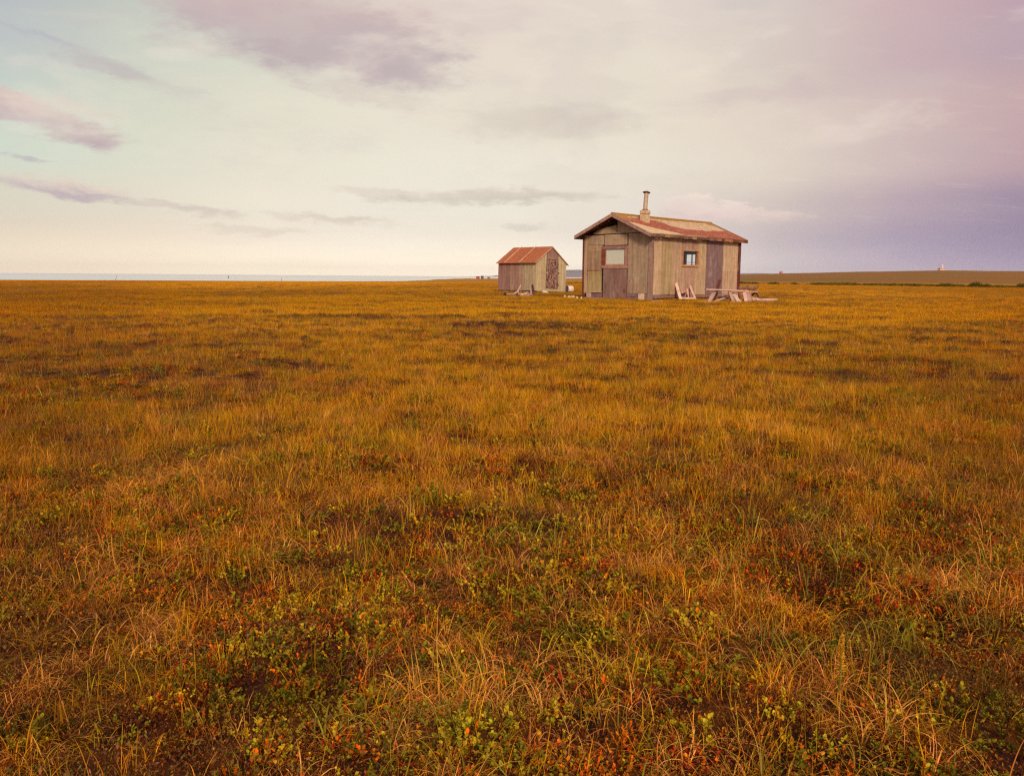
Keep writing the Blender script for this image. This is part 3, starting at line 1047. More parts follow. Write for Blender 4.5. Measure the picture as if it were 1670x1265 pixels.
M_peel = peel_mat()
d = MB().box(0.80, 1.70, -0.03, -0.003, 0.17, 1.62, (1, 1, 1), 0.006).build('door', M_peel, shed)
d['label'] = 'narrow door with peeling dark paint'
for z in (0.32, 0.95):
    MB().box(1.64, 1.76, -0.045, -0.031, z, z + 0.05, (1, 1, 1)).build('hinge', M_rust, d)
MB().box(0.76, 0.86, -0.045, -0.031, 0.93, 0.98, C(220, 190, 160)).build('latch', M_board, d)
for nm, sx in (('roof', 0), ('roof', 1)):
    mb = MB()
    X_ = lambda x: x if sx == 0 else SW - x
    nn = 48
    for k in range(nn):
        a, b = -0.02 + (SLN + 0.12) * k / nn - 0.02, -0.02 + (SLN + 0.12) * (k + 1) / nn - 0.02
        za = 0.012 * (k % 2)
        zb = 0.012 * ((k + 1) % 2)
        e = 0.13
        P = [(X_(-e), a, SH - 0.07 + za), (X_(-e), b, SH - 0.07 + zb), (X_(SW / 2), b, SR + zb), (X_(SW / 2), a, SR + za)]
        c = jit(C(172, 98, 64), 0.14)
        if k % 16 == 0:
            c = C(170, 84, 52)
        mb.face(P if sx else P[::-1], c)
    o = mb.build(nm, M_roofB, shed)
    s = o.modifiers.new('thick', 'SOLIDIFY')
    s.thickness = 0.012
    s.offset = -1
    if sx == 0:
        for yy in (0.41 * SLN, 0.80 * SLN):
            MB().beam((-0.12, yy, SH - 0.035), (SW / 2 - 0.02, yy, SR + 0.03), 0.05, 0.022, C(224, 178, 140)).build('roof_batten', M_board, shed)
MB().beam((-0.10, -0.045, SH - 0.075), (SW / 2, -0.045, SR - 0.03), 0.025, 0.05, C(206, 170, 126)).build('barge_board', M_board, shed)
MB().beam((SW + 0.13, -0.045, SH - 0.085), (SW / 2, -0.045, SR - 0.03), 0.025, 0.05, C(190, 150, 116)).build('barge_board', M_board, shed)
MB().box(1.60, 1.72, 0.35, 0.47, 1.95, 2.17, C(176, 116, 84)).build('vent_stub', M_rust, shed)
for y in (0.1, 0.75, 1.35, 1.95, 2.5):
    MB().box(0.02, 0.12, y, y + 0.10, -0.22, -0.031, C(190, 160, 130), 0.01).build('footing_post', M_board, shed)
    MB().box(SW - 0.14, SW - 0.03, y, y + 0.10, -0.22, -0.031, C(120, 90, 74), 0.01).build('footing_post', M_board, shed)

# ------------------------------------------------------------------ loose timber round the cabin
LT = C(222, 186, 158)
LT2 = C(204, 164, 138)
LT3 = C(176, 134, 112)
DK = C(92, 60, 52)


def P3(x, y, Y):     # zoomed crop of the photo (8.35x, origin 1080,420) -> point
    return at(1080 + x / 8.35, 420 + y / 8.35, Y)


def bm(mb, a, b, w1, h1, c):
    mb.beam(a, b, w1, h1, jit(c, 0.1))


# two-rail frame leaning on the long wall
fr = empty('broken_chair', (6.3, 31.2, 0))
tag(fr, 'broken wooden chair frame leaning on the long cabin wall below the small window', 'chair')
inv = Matrix.Translation(-Vector(fr.location))


def part(parent, segs, name, mat=M_board):
    """each segment (p, q, width, depth, colour) is one piece of timber"""
    for (p, q, a, b, c) in segs:
        mb_ = MB()
        o_ = Vector(parent.location)
        bm(mb_, Vector(p) - o_, Vector(q) - o_, a, b, c)
        mb_.build(name, mat, parent)


part(fr, [(P3(165, 270, 31.75), P3(250, 572, 31.0), 0.11, 0.035, LT), (P3(150, 285, 31.85), P3(205, 545, 31.45), 0.07, 0.03, LT3)], 'upright')
part(fr, [(P3(318, 370, 32.2), P3(362, 545, 31.9), 0.07, 0.03, LT2), (P3(352, 328, 32.5), P3(448, 566, 31.6), 0.085, 0.035, LT)], 'rail')
part(fr, [(P3(245, 470, 31.4), P3(328, 462, 31.9), 0.05, 0.07, LT2), (P3(240, 552, 31.1), P3(452, 556, 31.7), 0.06, 0.07, LT)], 'crossbar')
part(fr, [(P3(236, 400, 31.6), P3(282, 490, 31.5), 0.05, 0.03, LT2), (P3(330, 480, 32.0), P3(300, 556, 31.6), 0.05, 0.03, LT3), (P3(385, 470, 31.9), P3(395, 552, 31.6), 0.04, 0.03, LT3)], 'brace')

# picnic-table like rack with splayed legs
tb = empty('picnic_table', (7.4, 29.0, 0))
tag(tb, 'broken pale wooden picnic table with splayed legs in front of the cabin side wall', 'table')
part(tb, [(P3(585, 432, 28.2), P3(1160, 452, 28.6), 0.16, 0.035, LT), (P3(650, 430, 28.9), P3(1285, 468, 29.4), 0.16, 0.035, LT2), (P3(740, 440, 28.5), P3(1060, 462, 28.2), 0.12, 0.03, LT3)], 'tabletop_board')
part(tb, [(P3(722, 452, 28.5), P3(632, 618, 27.6), 0.12, 0.05, LT2), (P3(745, 450, 28.9), P3(690, 612, 28.2), 0.10, 0.05, DK),
          (P3(915, 462, 28.4), P3(985, 636, 27.3), 0.10, 0.05, LT2), (P3(965, 480, 28.5), P3(1060, 636, 27.2), 0.13, 0.05, LT),
          (P3(1112, 462, 28.6), P3(1145, 612, 27.8), 0.11, 0.05, LT), (P3(1150, 478, 28.8), P3(1200, 616, 27.7), 0.12, 0.05, LT2),
          (P3(885, 480, 29.0), P3(800, 590, 28.6), 0.09, 0.05, LT3), (P3(1275, 470, 29.4), P3(1320, 535, 29.9), 0.08, 0.04, LT3)], 'leg')
part(tb, [(P3(700, 530, 28.6), P3(850, 512, 29.0), 0.10, 0.035, LT), (P3(840, 562, 28.8), P3(1110, 572, 28.9), 0.14, 0.03, LT), (P3(1180, 535, 29.0), P3(1310, 560, 29.0), 0.12, 0.03, LT)], 'bench_board')
part(tb, [(P3(1100, 470, 29.0), P3(1035, 560, 29.0), 0.06, 0.04, LT3), (P3(1020, 470, 29.2), P3(1025, 560, 29.2), 0.05, 0.04, LT2), (P3(1270, 478, 29.3), P3(1215, 520, 29.5), 0.05, 0.04, DK)], 'brace')
part(tb, [(P3(700, 600, 28.0), P3(880, 545, 28.6), 0.08, 0.03, LT), (P3(905, 600, 27.9), P3(1010, 530, 28.7), 0.07, 0.03, LT3), (P3(1060, 585, 28.2), P3(1230, 560, 28.9), 0.10, 0.03, LT), (P3(1190, 470, 29.0), P3(1215, 575, 28.6), 0.06, 0.04, LT3)], 'broken_slat')
# dark post leaning behind the table
ps = empty('leaning_post', P3(740, 600, 30.2))
tag(ps, 'short dark rusty post sticking up behind the picnic table', 'post')
part(ps, [(P3(735, 470, 30.2), P3(785, 308, 30.35), 0.10, 0.06, C(120, 72, 52)), (P3(690, 590, 30.0), P3(736, 468, 30.2), 0.10, 0.06, C(90, 54, 44))], 'post_piece')


def lone(name, p, q, wd, th, col, label, cat, group=None):
    p, q = Vector(p), Vector(q)
    mb_ = MB()
    n_ = 5
    for k in range(1):
        mb_.beam((0, 0, 0), q - p, wd, th, jit(col, 0.08), taper=random.uniform(0.85, 1.0))
    o = mb_.build(name, M_board, None, 0.004)
    o.location = p
    tag(o, label, cat, group)
    return o


g = 'loose planks round the picnic table'
lone('plank', P3(1180, 572, 29.6) , P3(1550, 570, 30.2), 0.20, 0.05, LT, 'long pale plank lying in the grass to the right of the picnic table', 'plank', g)
lone('plank', P3(1230, 600, 29.0), P3(1500, 592, 29.5), 0.16, 0.05, LT3, 'dull brownish plank lying under the long pale plank at the right of the picnic table', 'plank', g)
lone('plank', P3(535, 602, 28.4), P3(650, 570, 29.2), 0.12, 0.035, LT, 'short pale plank tilted at the left foot of the picnic table', 'plank', g)
lone('plank', P3(445, 612, 27.9), P3(620, 598, 28.2), 0.07, 0.03, LT3, 'thin dull slat lying in the grass left of the picnic table', 'plank', g)
lone('plank', gnd(1063, 491.2, 0.04), gnd(1079, 491.0, 0.04), 0.14, 0.03, LT2, 'short pale board lying on the grass at the front corner of the cabin', 'plank')

# sledges beyond the right corner of the cabin
def P5(x, y, Y):
    return at(1190 + x / 12.85, 440 + y / 12.85, Y)


sb = C(128, 88, 76)
sb2 = C(160, 122, 104)
for nm, off, lab in (('wooden_sledge', 0, 'dark weathered wooden sledge nearest the right corner of the cabin'), ('wooden_sledge', 225, 'dark weathered wooden sledge farther right with its runner tip curving up')):
    Y0 = 44.0
    base = P5(190 + off, 430, Y0)
    base.z = 0
    s = empty(nm, base)
    tag(s, lab, 'sledge', 'sledges beyond the cabin')
    for dy in (0.0, 0.55):
        pts = [P5(150 + off, 400, Y0 + dy), P5(270 + off, 405, Y0 + dy), P5(330 + off, 385, Y0 + dy), P5(365 + off, 345, Y0 + dy), P5(378 + off, 322, Y0 + dy)]
        mb_ = MB()
        mb_.tube([p - base for p in pts], [0.055, 0.055, 0.055, 0.05, 0.04], sb, 8)
        mb_.build('runner', M_board, s)
        part(s, [(P5(160 + off, 352, Y0 + dy), P5(340 + off, 358, Y0 + dy), 0.06, 0.05, sb2)], 'side_rail')
        part(s, [(P5(175 + off, 420, Y0 + dy) * 1.0, P5(172 + off, 350, Y0 + dy), 0.05, 0.05, sb), (P5(290 + off, 445, Y0 + dy), P5(288 + off, 350, Y0 + dy), 0.05, 0.05, sb)], 'stanchion')
        lg = [(P5(175 + off, 400, Y0 + dy), Vector((P5(175 + off, 400, Y0 + dy).x, Y0 + dy, 0.0)), 0.06, 0.06, sb), (P5(300 + off, 400, Y0 + dy), Vector((P5(300 + off, 400, Y0 + dy).x, Y0 + dy, 0.0)), 0.06, 0.06, sb)]
        part(s, lg, 'leg')
    for xx in (165, 205, 245, 285, 325):
        part(s, [(P5(xx + off, 362, Y0 - 0.03), P5(xx + off, 362, Y0 + 0.6), 0.08, 0.03, sb2)], 'deck_slat')


# small sledge in front of the shed
def P6(x, y, Y):
    return at(810 + x / 11.13, 455 + y / 11.13, Y)


sl = empty('small_sledge', (0.3, 34.9, 0))
tag(sl, 'small wooden sledge with netting bed and two bent handle posts in front of the shed', 'sledge')
part(sl, [(P6(165, 272, 34.7), P6(375, 272, 35.1), 0.05, 0.05, LT2), (P6(165, 318, 34.2), P6(400, 318, 34.3), 0.05, 0.05, C(130, 88, 68)), (P6(400, 270, 35.4), P6(650, 282, 35.8), 0.06, 0.05, LT)], 'side_rail')
part(sl, [(P6(150, 262, 34.8), P6(172, 336, 34.1), 0.09, 0.06, C(62, 40, 38)), (P6(355, 268, 35.0), P6(402, 330, 34.3), 0.07, 0.05, C(74, 48, 44))], 'end_bar')
mb_ = MB()
mb_.tube([Vector(p) - Vector(sl.location) for p in (P6(325, 268, 35.0), P6(365, 240, 35.0), P6(395, 200, 35.0), P6(420, 150, 35.0), P6(438, 105, 35.0))], [0.03, 0.03, 0.028, 0.025, 0.018], LT, 8)
mb_.build('bent_post', M_board, sl)
part(sl, [(P6(440, 110, 35.2), P6(440, 262, 35.2), 0.035, 0.03, LT3), (P6(640, 105, 35.4), P6(605, 290, 35.4), 0.05, 0.04, LT), (P6(648, 105, 35.3), P6(672, 272, 35.0), 0.07, 0.04, C(84, 54, 50)), (P6(622, 190, 35.4), P6(640, 285, 35.2), 0.05, 0.03, LT2), (P6(402, 190, 35.0), P6(398, 280, 35.0), 0.03, 0.03, LT2)], 'upright')
mb_ = MB()
mb_.tube([Vector(p) - Vector(sl.location) for p in (P6(430, 285, 35.2), P6(500, 278, 35.2), P6(545, 245, 35.2), P6(580, 235, 35.2))], [0.035, 0.035, 0.03, 0.02], LT, 8)
mb_.build('runner', M_board, sl)
mb_ = MB()
for k in range(9):      # netting of the bed
    t = k / 8
    mb_.beam(P6(172 + 215 * t, 274, 34.7) - Vector(sl.location), P6(190 + 200 * t, 318, 34.25) - Vector(sl.location), 0.012, 0.012, C(150, 110, 90))
    mb_.beam(P6(190 + 200 * t, 274, 34.7) - Vector(sl.location), P6(170 + 215 * t, 318, 34.25) - Vector(sl.location), 0.012, 0.012, C(150, 110, 90))
for k in range(3):
    t = (k + 1) / 4
    mb_.beam(P6(170, 274 + 44 * t, 34.7 - .45 * t) - Vector(sl.location), P6(385, 274 + 44 * t, 34.9 - .5 * t) - Vector(sl.location), 0.012, 0.012, C(150, 110, 90))
mb_.build('netting', M_board, sl)
part(sl, [(P6(420, 300, 35.0), P6(640, 310, 35.1), 0.10, 0.04, LT3), (P6(470, 275, 35.6), P6(480, 318, 35.0), 0.06, 0.03, LT2), (P6(560, 275, 35.6), P6(570, 318, 35.0), 0.06, 0.03, LT2)], 'deck_slat')


# crumpled white sheet at the shed's corner, white drum beside the shed
def crumple(name, loc, rx, ry, h, mat, label, cat):
    n1, n2 = 16, 12
    mb_ = MB()
    vs = []
    for j in range(n2 + 1):
        for i in range(n1):
            th_, ph = 2 * pi * i / n1, (pi / 2) * j / n2
            k = 1 + 0.28 * (random.random() - 0.5)
            vs.append((rx * cos(th_) * cos(ph) * k, ry * sin(th_) * cos(ph) * k, h * sin(ph) * k))
    mb_.v = vs
    for j in range(n2):
        for i in range(n1):
            a = j * n1 + i
            b = j * n1 + (i + 1) % n1
            mb_.f.append((a, b, b + n1, a + n1))
            mb_.c.append((.8, .8, .8))
    o = mb_.build(name, mat)
    o.location = loc
    tag(o, label, cat)
    return o


p = gnd(888.5, 478.3)
o = crumple('plastic_sheet', (p.x, p.y, -0.02), 0.19, 0.16, 0.14, M_white, 'crumpled white plastic sheet on the grass in front of the shed door side', 'plastic sheet')
o.rotation_euler = (0, 0.35, 0.2)
p = gnd(929, 477.0)
dr = empty('plastic_drum', (p.x, p.y, 0))
tag(dr, 'white plastic drum lying on its side beside the right corner of the shed', 'drum')
a = Vector((-0.13, -0.04, 0.19))
b = Vector((0.15, 0.08, 0.17))
MB().tube([a, a * .96 + b * .04, a * .5 + b * .5, a * .04 + b * .96, b], [0.14, 0.17, 0.18, 0.165, 0.12], (1, 1, 1), 20).build('body', M_white, dr, smooth=False)
MB().tube([a - (b - a) * 0.09, a - (b - a) * 0.01], [0.17, 0.17], (1, 1, 1), 20).build('lid', M_blue, dr)
MB().tube([b, b + (b - a) * 0.14], [0.05, 0.045], (1, 1, 1), 10).build('spout', M_rust, dr)

# pale broken bits left of the cabin, laid out one by one
bits = [(921, 484.2, .10), (928.5, 484.9, .13), (933.5, 484.5, .17), (936, 483.2, .06), (941, 485.6, .09), (948, 486.2, .10)]
labs = ['palest low broken chunk at the left end of the rubble row between shed and cabin',
        'flat pale chunk second from the left in the rubble row between shed and cabin',
        'widest pale chunk in the middle of the rubble row between shed and cabin',
        'small upright pale chip standing on the rubble row between shed and cabin',
        'pale chunk second from the cabin in the rubble row',
        'small pale chunk nearest the left cabin corner']
M_bit = plain_mat('pale_concrete', C(222, 188, 150), 0.9, 0.2, 0, 0.3, 12)
for (x, y, s), lb in zip(bits, labs):
    p = gnd(x, y, 0.03)
    mb_ = MB()
    n1 = 7
    hh = s * random.uniform(.15, .35)
    for zz, kk in ((-0.05, 1.0), (hh * .55, 1.05), (hh, 0.55)):
        for i in range(n1):
            q = kk * random.uniform(.7, 1.15)
            mb_.v.append((s * .62 * q * cos(2 * pi * i / n1), s * .42 * q * sin(2 * pi * i / n1), zz + random.uniform(-.01, .01)))
    for j in range(2):
        for i in range(n1):
            mb_.f.append((j * n1 + i, j * n1 + (i + 1) % n1, (j + 1) * n1 + (i + 1) % n1, (j + 1) * n1 + i))
    mb_.f.append(tuple(range(2 * n1, 3 * n1)))
    mb_.c = [(.8, .8, .8)] * len(mb_.f)
    o = mb_.build('rubble_chunk', M_bit, None)
    o.location = (p.x, p.y, 0.05)
    o.rotation_euler = (random.uniform(-.3, .3), random.uniform(-.3, .3), random.uniform(0, 3))
    tag(o, lb, 'rubble', 'rubble row between shed and cabin')

# ------------------------------------------------------------------ far things
def ground_at(px, D):
    d = ray(px, 452)
    x, y = d.x / d.y * D, D
    return Vector((x, y, float(hgt(np.array(x), np.array(y)))))


def far_house(px, D, wd, dp, ht, wall, roofc, label, cat='cabin', group=None, rot=0.3):
    b = ground_at(px, D)
    e = empty('far_cabin', b + Vector((0, 0, -0.1)), (0, 0, rot))
    tag(e, label, cat, group)
    MB().box(-wd / 2, wd / 2, -dp / 2, dp / 2, 0, ht, wall).build('wall', M_board, e)
    mb_ = MB()
    mb_.prism([(-dp / 2 - .2, ht + 0.01), (dp / 2 + .2, ht + 0.01), (0, ht * 1.55)], 'x', -wd / 2 - .2, wd / 2 + .2, roofc)
    mb_.build('roof', M_board, e)
    MB().box(-wd * .12, wd * .08, -dp / 2 - 0.03, -dp / 2 - 0.005, 0.0, ht * .75, C(70, 50, 50)).build('door', M_board, e)
    return e


grp = 'tiny far cabins on the shore'
far_house(762, 1000, 3.2, 3, 1.7, C(170, 150, 130), C(150, 120, 104), 'pale grey far cabin at the left end of the shore row', 'cabin', grp)
far_house(768, 980, 2.4, 2.4, 1.5, C(110, 96, 92), C(100, 84, 78), 'dark grey far cabin just right of the leftmost cabin on the shore', 'cabin', grp)
far_house(779.5, 990, 3.4, 3, 1.9, C(176, 92, 84), C(150, 84, 84), 'red far cabin in the middle of the shore row', 'cabin', grp)
far_house(786.5, 985, 2.6, 2.6, 2.2, C(120, 88, 96), C(112, 80, 84), 'tall narrow purplish far cabin right of the red one on the shore', 'cabin', grp)
far_house(797, 1000, 2.2, 2.4, 1.3, C(170, 110, 86), C(170, 110, 86), 'low brownish far cabin nearest the shed roof line on the shore', 'cabin', grp)
far_house(1273.5, 1500, 4.0, 4, 3.4, C(206, 150, 130), C(190, 130, 110), 'lone tiny orange pink hut on the low rise just right of the large cabin', 'hut')

# white building with a tower on the rise
b = ground_at(1535, 1480)
ch_ = empty('white_building', b + Vector((0, 0, -0.3)), (0, 0, 0.15))
tag(ch_, 'far white building with a tall narrow tower on top of the right hand rise', 'building')
wh = C(240, 220, 208)
MB().box(-5.2, 5.2, -3.5, 3.5, -0.6, 4.0, wh).build('wall', M_board, ch_)
mb_ = MB()
mb_.prism([(-4.0, 4.01), (4.0, 4.01), (0, 5.4)], 'x', -5.6, 5.6, C(200, 140, 124))
mb_.build('roof', M_board, ch_)
tw = MB().tube([(0.8, 0, 3.9), (0.8, 0, 10.0)], [1.7, 1.3], wh, 10).build('tower', M_board, ch_)
MB().tube([(0.8, 0, 10.0), (0.8, 0, 11.6)], [1.3, 0.3], C(235, 225, 225), 10).build('tower_roof', M_board, tw)
for x in (-3.6, -1.8, 2.6, 4.0):
    MB().box(x - .35, x + .35, -3.53, -3.505, 1.2, 2.3, C(110, 80, 84)).build('window', M_board, ch_)
for px, D, hh, lab in ((1531, 1500, 12.5, 'thin mast beside the far white tower'), (1591, 1500, 5.0, 'left one of two short masts on the far rise'), (1601, 1500, 5.5, 'right one of two short masts on the far rise')):
    b = ground_at(px, D)
    o = MB().tube([(0, 0, -0.5), (0, 0, hh)], [0.16, 0.1], C(120, 100, 110), 6)
    o.beam((-0.9, 0, hh - 0.6), (0.9, 0, hh - 0.6), 0.12, 0.12, C(120, 100, 110))
    o = o.build('mast', M_board)
    o.location = b
    tag(o, lab, 'mast')
b = ground_at(1598, 1460)
o = crumple('snow_patch', (b.x, b.y, b.z - 0.2), 7.5, 2.0, 0.9, M_bit, 'long pale bank of gravel on the far rise right of the white building', 'gravel bank')
o.name = 'gravel_bank'
# posts on the left shore
for px, D, hh, ln, lab in ((189.5, 230, 1.45, 0.30, 'leaning driftwood stake on the shore line at the far left'), (459, 260, 1.1, 0.05, 'thin upright stake on the shore line left of centre')):
    b = ground_at(px, D)
    o = MB().tube([(-ln, 0, -0.2), (0, 0, hh * .6), (ln, 0, hh)], [0.06, 0.05, 0.04], C(150, 116, 104), 7).build('stake', M_board)
    o.location = b
    tag(o, lab, 'stake')
by = at(372.5, 449.8, 900)
by = empty('channel_buoy', (by.x, 900, -3.0))
tag(by, 'tiny dark buoy floating on the sea left of centre', 'buoy')
MB().tube([(0, 0, -0.2), (0, 0, 0.2), (0, 0, 0.8), (0, 0, 1.2)], [0.6, 0.7, 0.5, 0.3], C(80, 76, 84), 12).build('float', M_board, by)
MB().tube([(0, 0, 1.2), (0, 0, 2.2), (0, 0, 2.9)], [0.2, 0.25, 0.15], C(90, 84, 90), 8).build('marker', M_board, by)

# ------------------------------------------------------------------ plants
def veg_mat(name, rough=0.75, trans=0.25, spec=0.0, gamma_var=0.35):
    m, n, out = new_mat(name)
    t = attr(n, 'tint', 'INSTANCER').outputs['Color']
    b = attr(n, 'Col').outputs['Color']
    c = n.mix(1.0, t, b, 'MULTIPLY')
    p = n.add('ShaderNodeBsdfPrincipled')
    n.l.new(c, p.inputs['Base Color'])
    p.inputs['Roughness'].default_value = rough
    p.inputs['Specular IOR Level'].default_value = spec
    tr = n.add('ShaderNodeBsdfTranslucent')
    n.l.new(c, tr.inputs[0])
    mx = n.add('ShaderNodeMixShader')
    mx.inputs[0].default_value = trans
    n.l.new(p.outputs[0], mx.inputs[1])
    n.l.new(tr.outputs[0], mx.inputs[2])
    n.l.new(mx.outputs[0], out.inputs[0])
    return m


M_veg = veg_mat('plant_leaf')


def mesh_np(name, v, f, c, mat):
    """quads only; c per vertex"""
    me = bpy.data.meshes.new(name)
    me.vertices.add(len(v))
    me.vertices.foreach_set('co', np.asarray(v, np.float32).ravel())
    f = np.asarray(f, np.int32)
    me.loops.add(f.size)
    me.loops.foreach_set('vertex_index', f.ravel())
    me.polygons.add(len(f))
    me.polygons.foreach_set('loop_start', (np.arange(len(f)) * f.shape[1]).astype(np.int32))
    me.update(calc_edges=True)
    a_ = me.attributes.new('Col', 'FLOAT_COLOR', 'POINT')
    cc = np.ones((len(v), 4), np.float32)
    cc[:, :3] = c
    a_.data.foreach_set('color', cc.ravel())
    me.materials.append(mat)
    return me


def blades(r, n, lmin, lmax, w0, spread, lean, curl, segs=5, palette=None, stiff=1.0):
    """a tussock of n curved tapering blades"""
    V, Fc, Cc = [], [], []
    for k in range(n):
        L = r.uniform(lmin, lmax)
        az_ = r.uniform(0, 2 * pi)
        rad = spread * math.sqrt(r.random())
        a0 = r.uniform(0, 2 * pi)
        p = np.array([rad * cos(a0), rad * sin(a0), -0.01])
        th_ = abs(r.normal(0, lean))                     # angle from vertical
        dth = curl * r.uniform(0.3, 1.5) / segs
        d2 = np.array([cos(az_), sin(az_)])
        sd_ = np.array([-sin(az_), cos(az_), 0]) if r.random() < 0.65 else np.array([cos(az_) * .7, sin(az_) * .7, .3])
        w_ = w0 * r.uniform(0.6, 1.3)
        tw = r.uniform(-0.25, 0.25)
        col = palette[r.integers(len(palette))] * r.uniform(0.75, 1.2)
        i0 = len(V)
        for s in range(segs + 1):
            t = s / segs
            ww = w_ * (1 - t ** 2.2) * (0.55 + 0.45 * min(1, t * 4)) + 0.00015
            V.append(p - sd_ * ww / 2)
            V.append(p + sd_ * ww / 2)
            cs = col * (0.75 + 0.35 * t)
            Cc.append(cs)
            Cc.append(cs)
            dr_ = np.array([d2[0] * sin(th_), d2[1] * sin(th_), cos(th_)])
            p = p + dr_ * L / segs
            th_ += dth * (0.4 + 1.4 * t)
            az_ += tw / segs
            d2 = np.array([cos(az_), sin(az_)])
            if p[2] < 0.004:
                p[2] = 0.004 + r.random() * 0.006
                th_ = min(th_, pi / 2)
        for s in range(segs):
            a_ = i0 + 2 * s
            Fc.append((a_, a_ + 1, a_ + 3, a_ + 2))
    return np.array(V), np.array(Fc), np.array(Cc)


def leaf(V, Fc, Cc, p, d, up, L, wd, col, fold=0.25):
    s_ = np.cross(d, up)
    s_ = s_ / (np.linalg.norm(s_) + 1e-9)
    n_ = np.cross(s_, d)
    i = len(V)
    # midrib 4 points, sides
    pts = [p, p + d * L * .35 - n_ * 0, p + d * L * .75, p + d * L]
    hw = [0.12, 1.0, 0.8, 0.12]
    for q, h in zip(pts, hw):
        V.append(q - s_ * wd / 2 * h + n_ * wd * fold * h)
        V.append(q - n_ * 0.0)
        V.append(q + s_ * wd / 2 * h + n_ * wd * fold * h)
        for _ in range(3):
            Cc.append(col)
    for k in range(3):
        a_ = i + 3 * k
        Fc.append((a_, a_ + 1, a_ + 4, a_ + 3))
        Fc.append((a_ + 1, a_ + 2, a_ + 5, a_ + 4))


def sprig(r, stems, H_, leafL, nl, palette, rad=0.04, wide=0.70):
    """low shrub: several short twigs, rosettes of small oval leaves"""
    V, Fc, Cc = [], [], []
    for k in range(stems):
        a0 = r.uniform(0, 2 * pi)
        th_ = r.uniform(0.15, 1.35)
        az_ = a0 + r.normal(0, .6)
        p = np.array([rad * cos(a0) * r.random(), rad * sin(a0) * r.random(), 0.0])
        d = np.array([cos(az_) * sin(th_), sin(az_) * sin(th_), cos(th_)])
        L = H_ * r.uniform(0.35, 1.1)
        # twig
        sd_ = np.cross(d, [0.3, 0.2, 1]); sd_ /= np.linalg.norm(sd_) + 1e-9
        i = len(V)
        for q, ww in ((p, .0012), (p + d * L, .0006)):
            V += [q - sd_ * ww, q + sd_ * ww]
            Cc += [np.array([0.25, 0.12, 0.08])] * 2
        Fc.append((i, i + 1, i + 3, i + 2))
        base = palette[r.integers(len(palette))]
        for m_ in range(nl):
            t = 0.30 + 0.70 * ((m_ + r.random()) / nl) ** 0.55
            q = p + d * L * t
            a1 = m_ * 2.4 + r.normal(0, .3)
            tilt = r.uniform(0.45, 1.55) * (1.3 - 0.45 * t)
            dd = np.array([cos(a1) * sin(tilt), sin(a1) * sin(tilt), cos(tilt)])
            dd = dd * .9 + d * .25
            dd /= np.linalg.norm(dd)
            lf = leafL * r.uniform(0.6, 1.2)
            col = base * r.uniform(0.5, 1.35)
            if r.random() < 0.05:
                col = np.array([1.5, .45, .25])
            leaf(V, Fc, Cc, q, dd, np.array([0, 0, 1.0]) + r.normal(0, .25, 3), lf, lf * wide, col)
    return np.array(V), np.array(Fc), np.array(Cc)


def moss(r, n, rad, size, hmax, palette):
    V, Fc, Cc = [], [], []
    for k in range(n):
        a0, rr = r.uniform(0, 2 * pi), rad * math.sqrt(r.random())
        p = np.array([rr * cos(a0), rr * sin(a0), hmax * r.random() ** 1.5 * (1 - (rr / rad) ** 2 * .7)])
        a1, ti = r.uniform(0, 2 * pi), r.uniform(0.2, 1.4)
        d = np.array([cos(a1) * sin(ti), sin(a1) * sin(ti), cos(ti)])
        s_ = np.cross(d, r.normal(0, 1, 3)); s_ /= np.linalg.norm(s_) + 1e-9
        L = size * r.uniform(.5, 1.4)
        i = len(V)
        wd = L * r.uniform(.25, .6)
        V += [p, p + d * L * .5 + s_ * wd * .5, p + d * L, p + d * L * .5 - s_ * wd * .5]
        c_ = palette[r.integers(len(palette))] * r.uniform(.6, 1.3)
        Cc += [c_] * 4
        Fc.append((i, i + 1, i + 2, i + 3))
    return np.array(V), np.array(Fc), np.array(Cc)


def A(*c):
    return [np.array(x, float) for x in c]


def collection(name, metas):
    col = bpy.data.collections.new(name)
    for k, (v, f, c) in enumerate(metas):
        me = mesh_np(name, v, f, c, M_veg)
        o = bpy.data.objects.new('%s_%02d' % (name, k), me)
        col.objects.link(o)
    return col


# palettes are relative; the 'tint' of every plant carries its hue
G1 = A((1, 1, 1), (1.1, .95, .85), (.62, .55, .5), (1.3, 1.28, 1.25), (.85, 1.0, .75), (.75, .55, .45), (1.6, 1.6, 1.5))
rr_ = np.random.default_rng
c_dry = collection('dry_sedge_source', [blades(rr_(100 + k), 36, .045, .15, .0019, .035, .98, 3.4, 8, G1) for k in range(7)])
c_green = collection('green_sedge_source', [blades(rr_(200 + k), 10, .08, .19, .0026, .02, .50, 2.8, 9, G1) for k in range(6)])
c_fine = collection('fine_grass_source', [blades(rr_(300 + k), 34, .04, .11, .0012, .06, .38, 1.0, 4, G1) for k in range(6)])
c_farg = collection('far_grass_source', [blades(rr_(400 + k), 50, .04, .10, .0034, .22, .45, .9, 3, G1) for k in range(6)])
c_leaf = collection('shrub_source', [sprig(rr_(500 + k), 11, .042, .0086, 10, A((1, 1, 1), (.85, .95, .8), (1.15, 1.1, .9), (.7, .78, .7))) for k in range(6)])
c_small = collection('berry_source', [sprig(rr_(600 + k), 12, .026, .0056, 9, A((1, 1, 1), (1.2, .85, .7), (.8, .8, .8)), .04, .7) for k in range(5)])
c_moss = collection('moss_source', [moss(rr_(700 + k), 260, .085, .0045, .016, G1) for k in range(5)])
c_heath = collection('heath_source', [moss(rr_(800 + k), 420, .10, .0055, .045, A((1, 1, 1), (.7, .7, .7), (1.3, 1.1, .9))) for k in range(5)])
c_wil = collection('willow_source', [sprig(rr_(900 + k), 26, .50, .085, 16, A((1, 1, 1), (.75, .8, .7), (1.2, 1.15, .9)), .22) for k in range(4)])

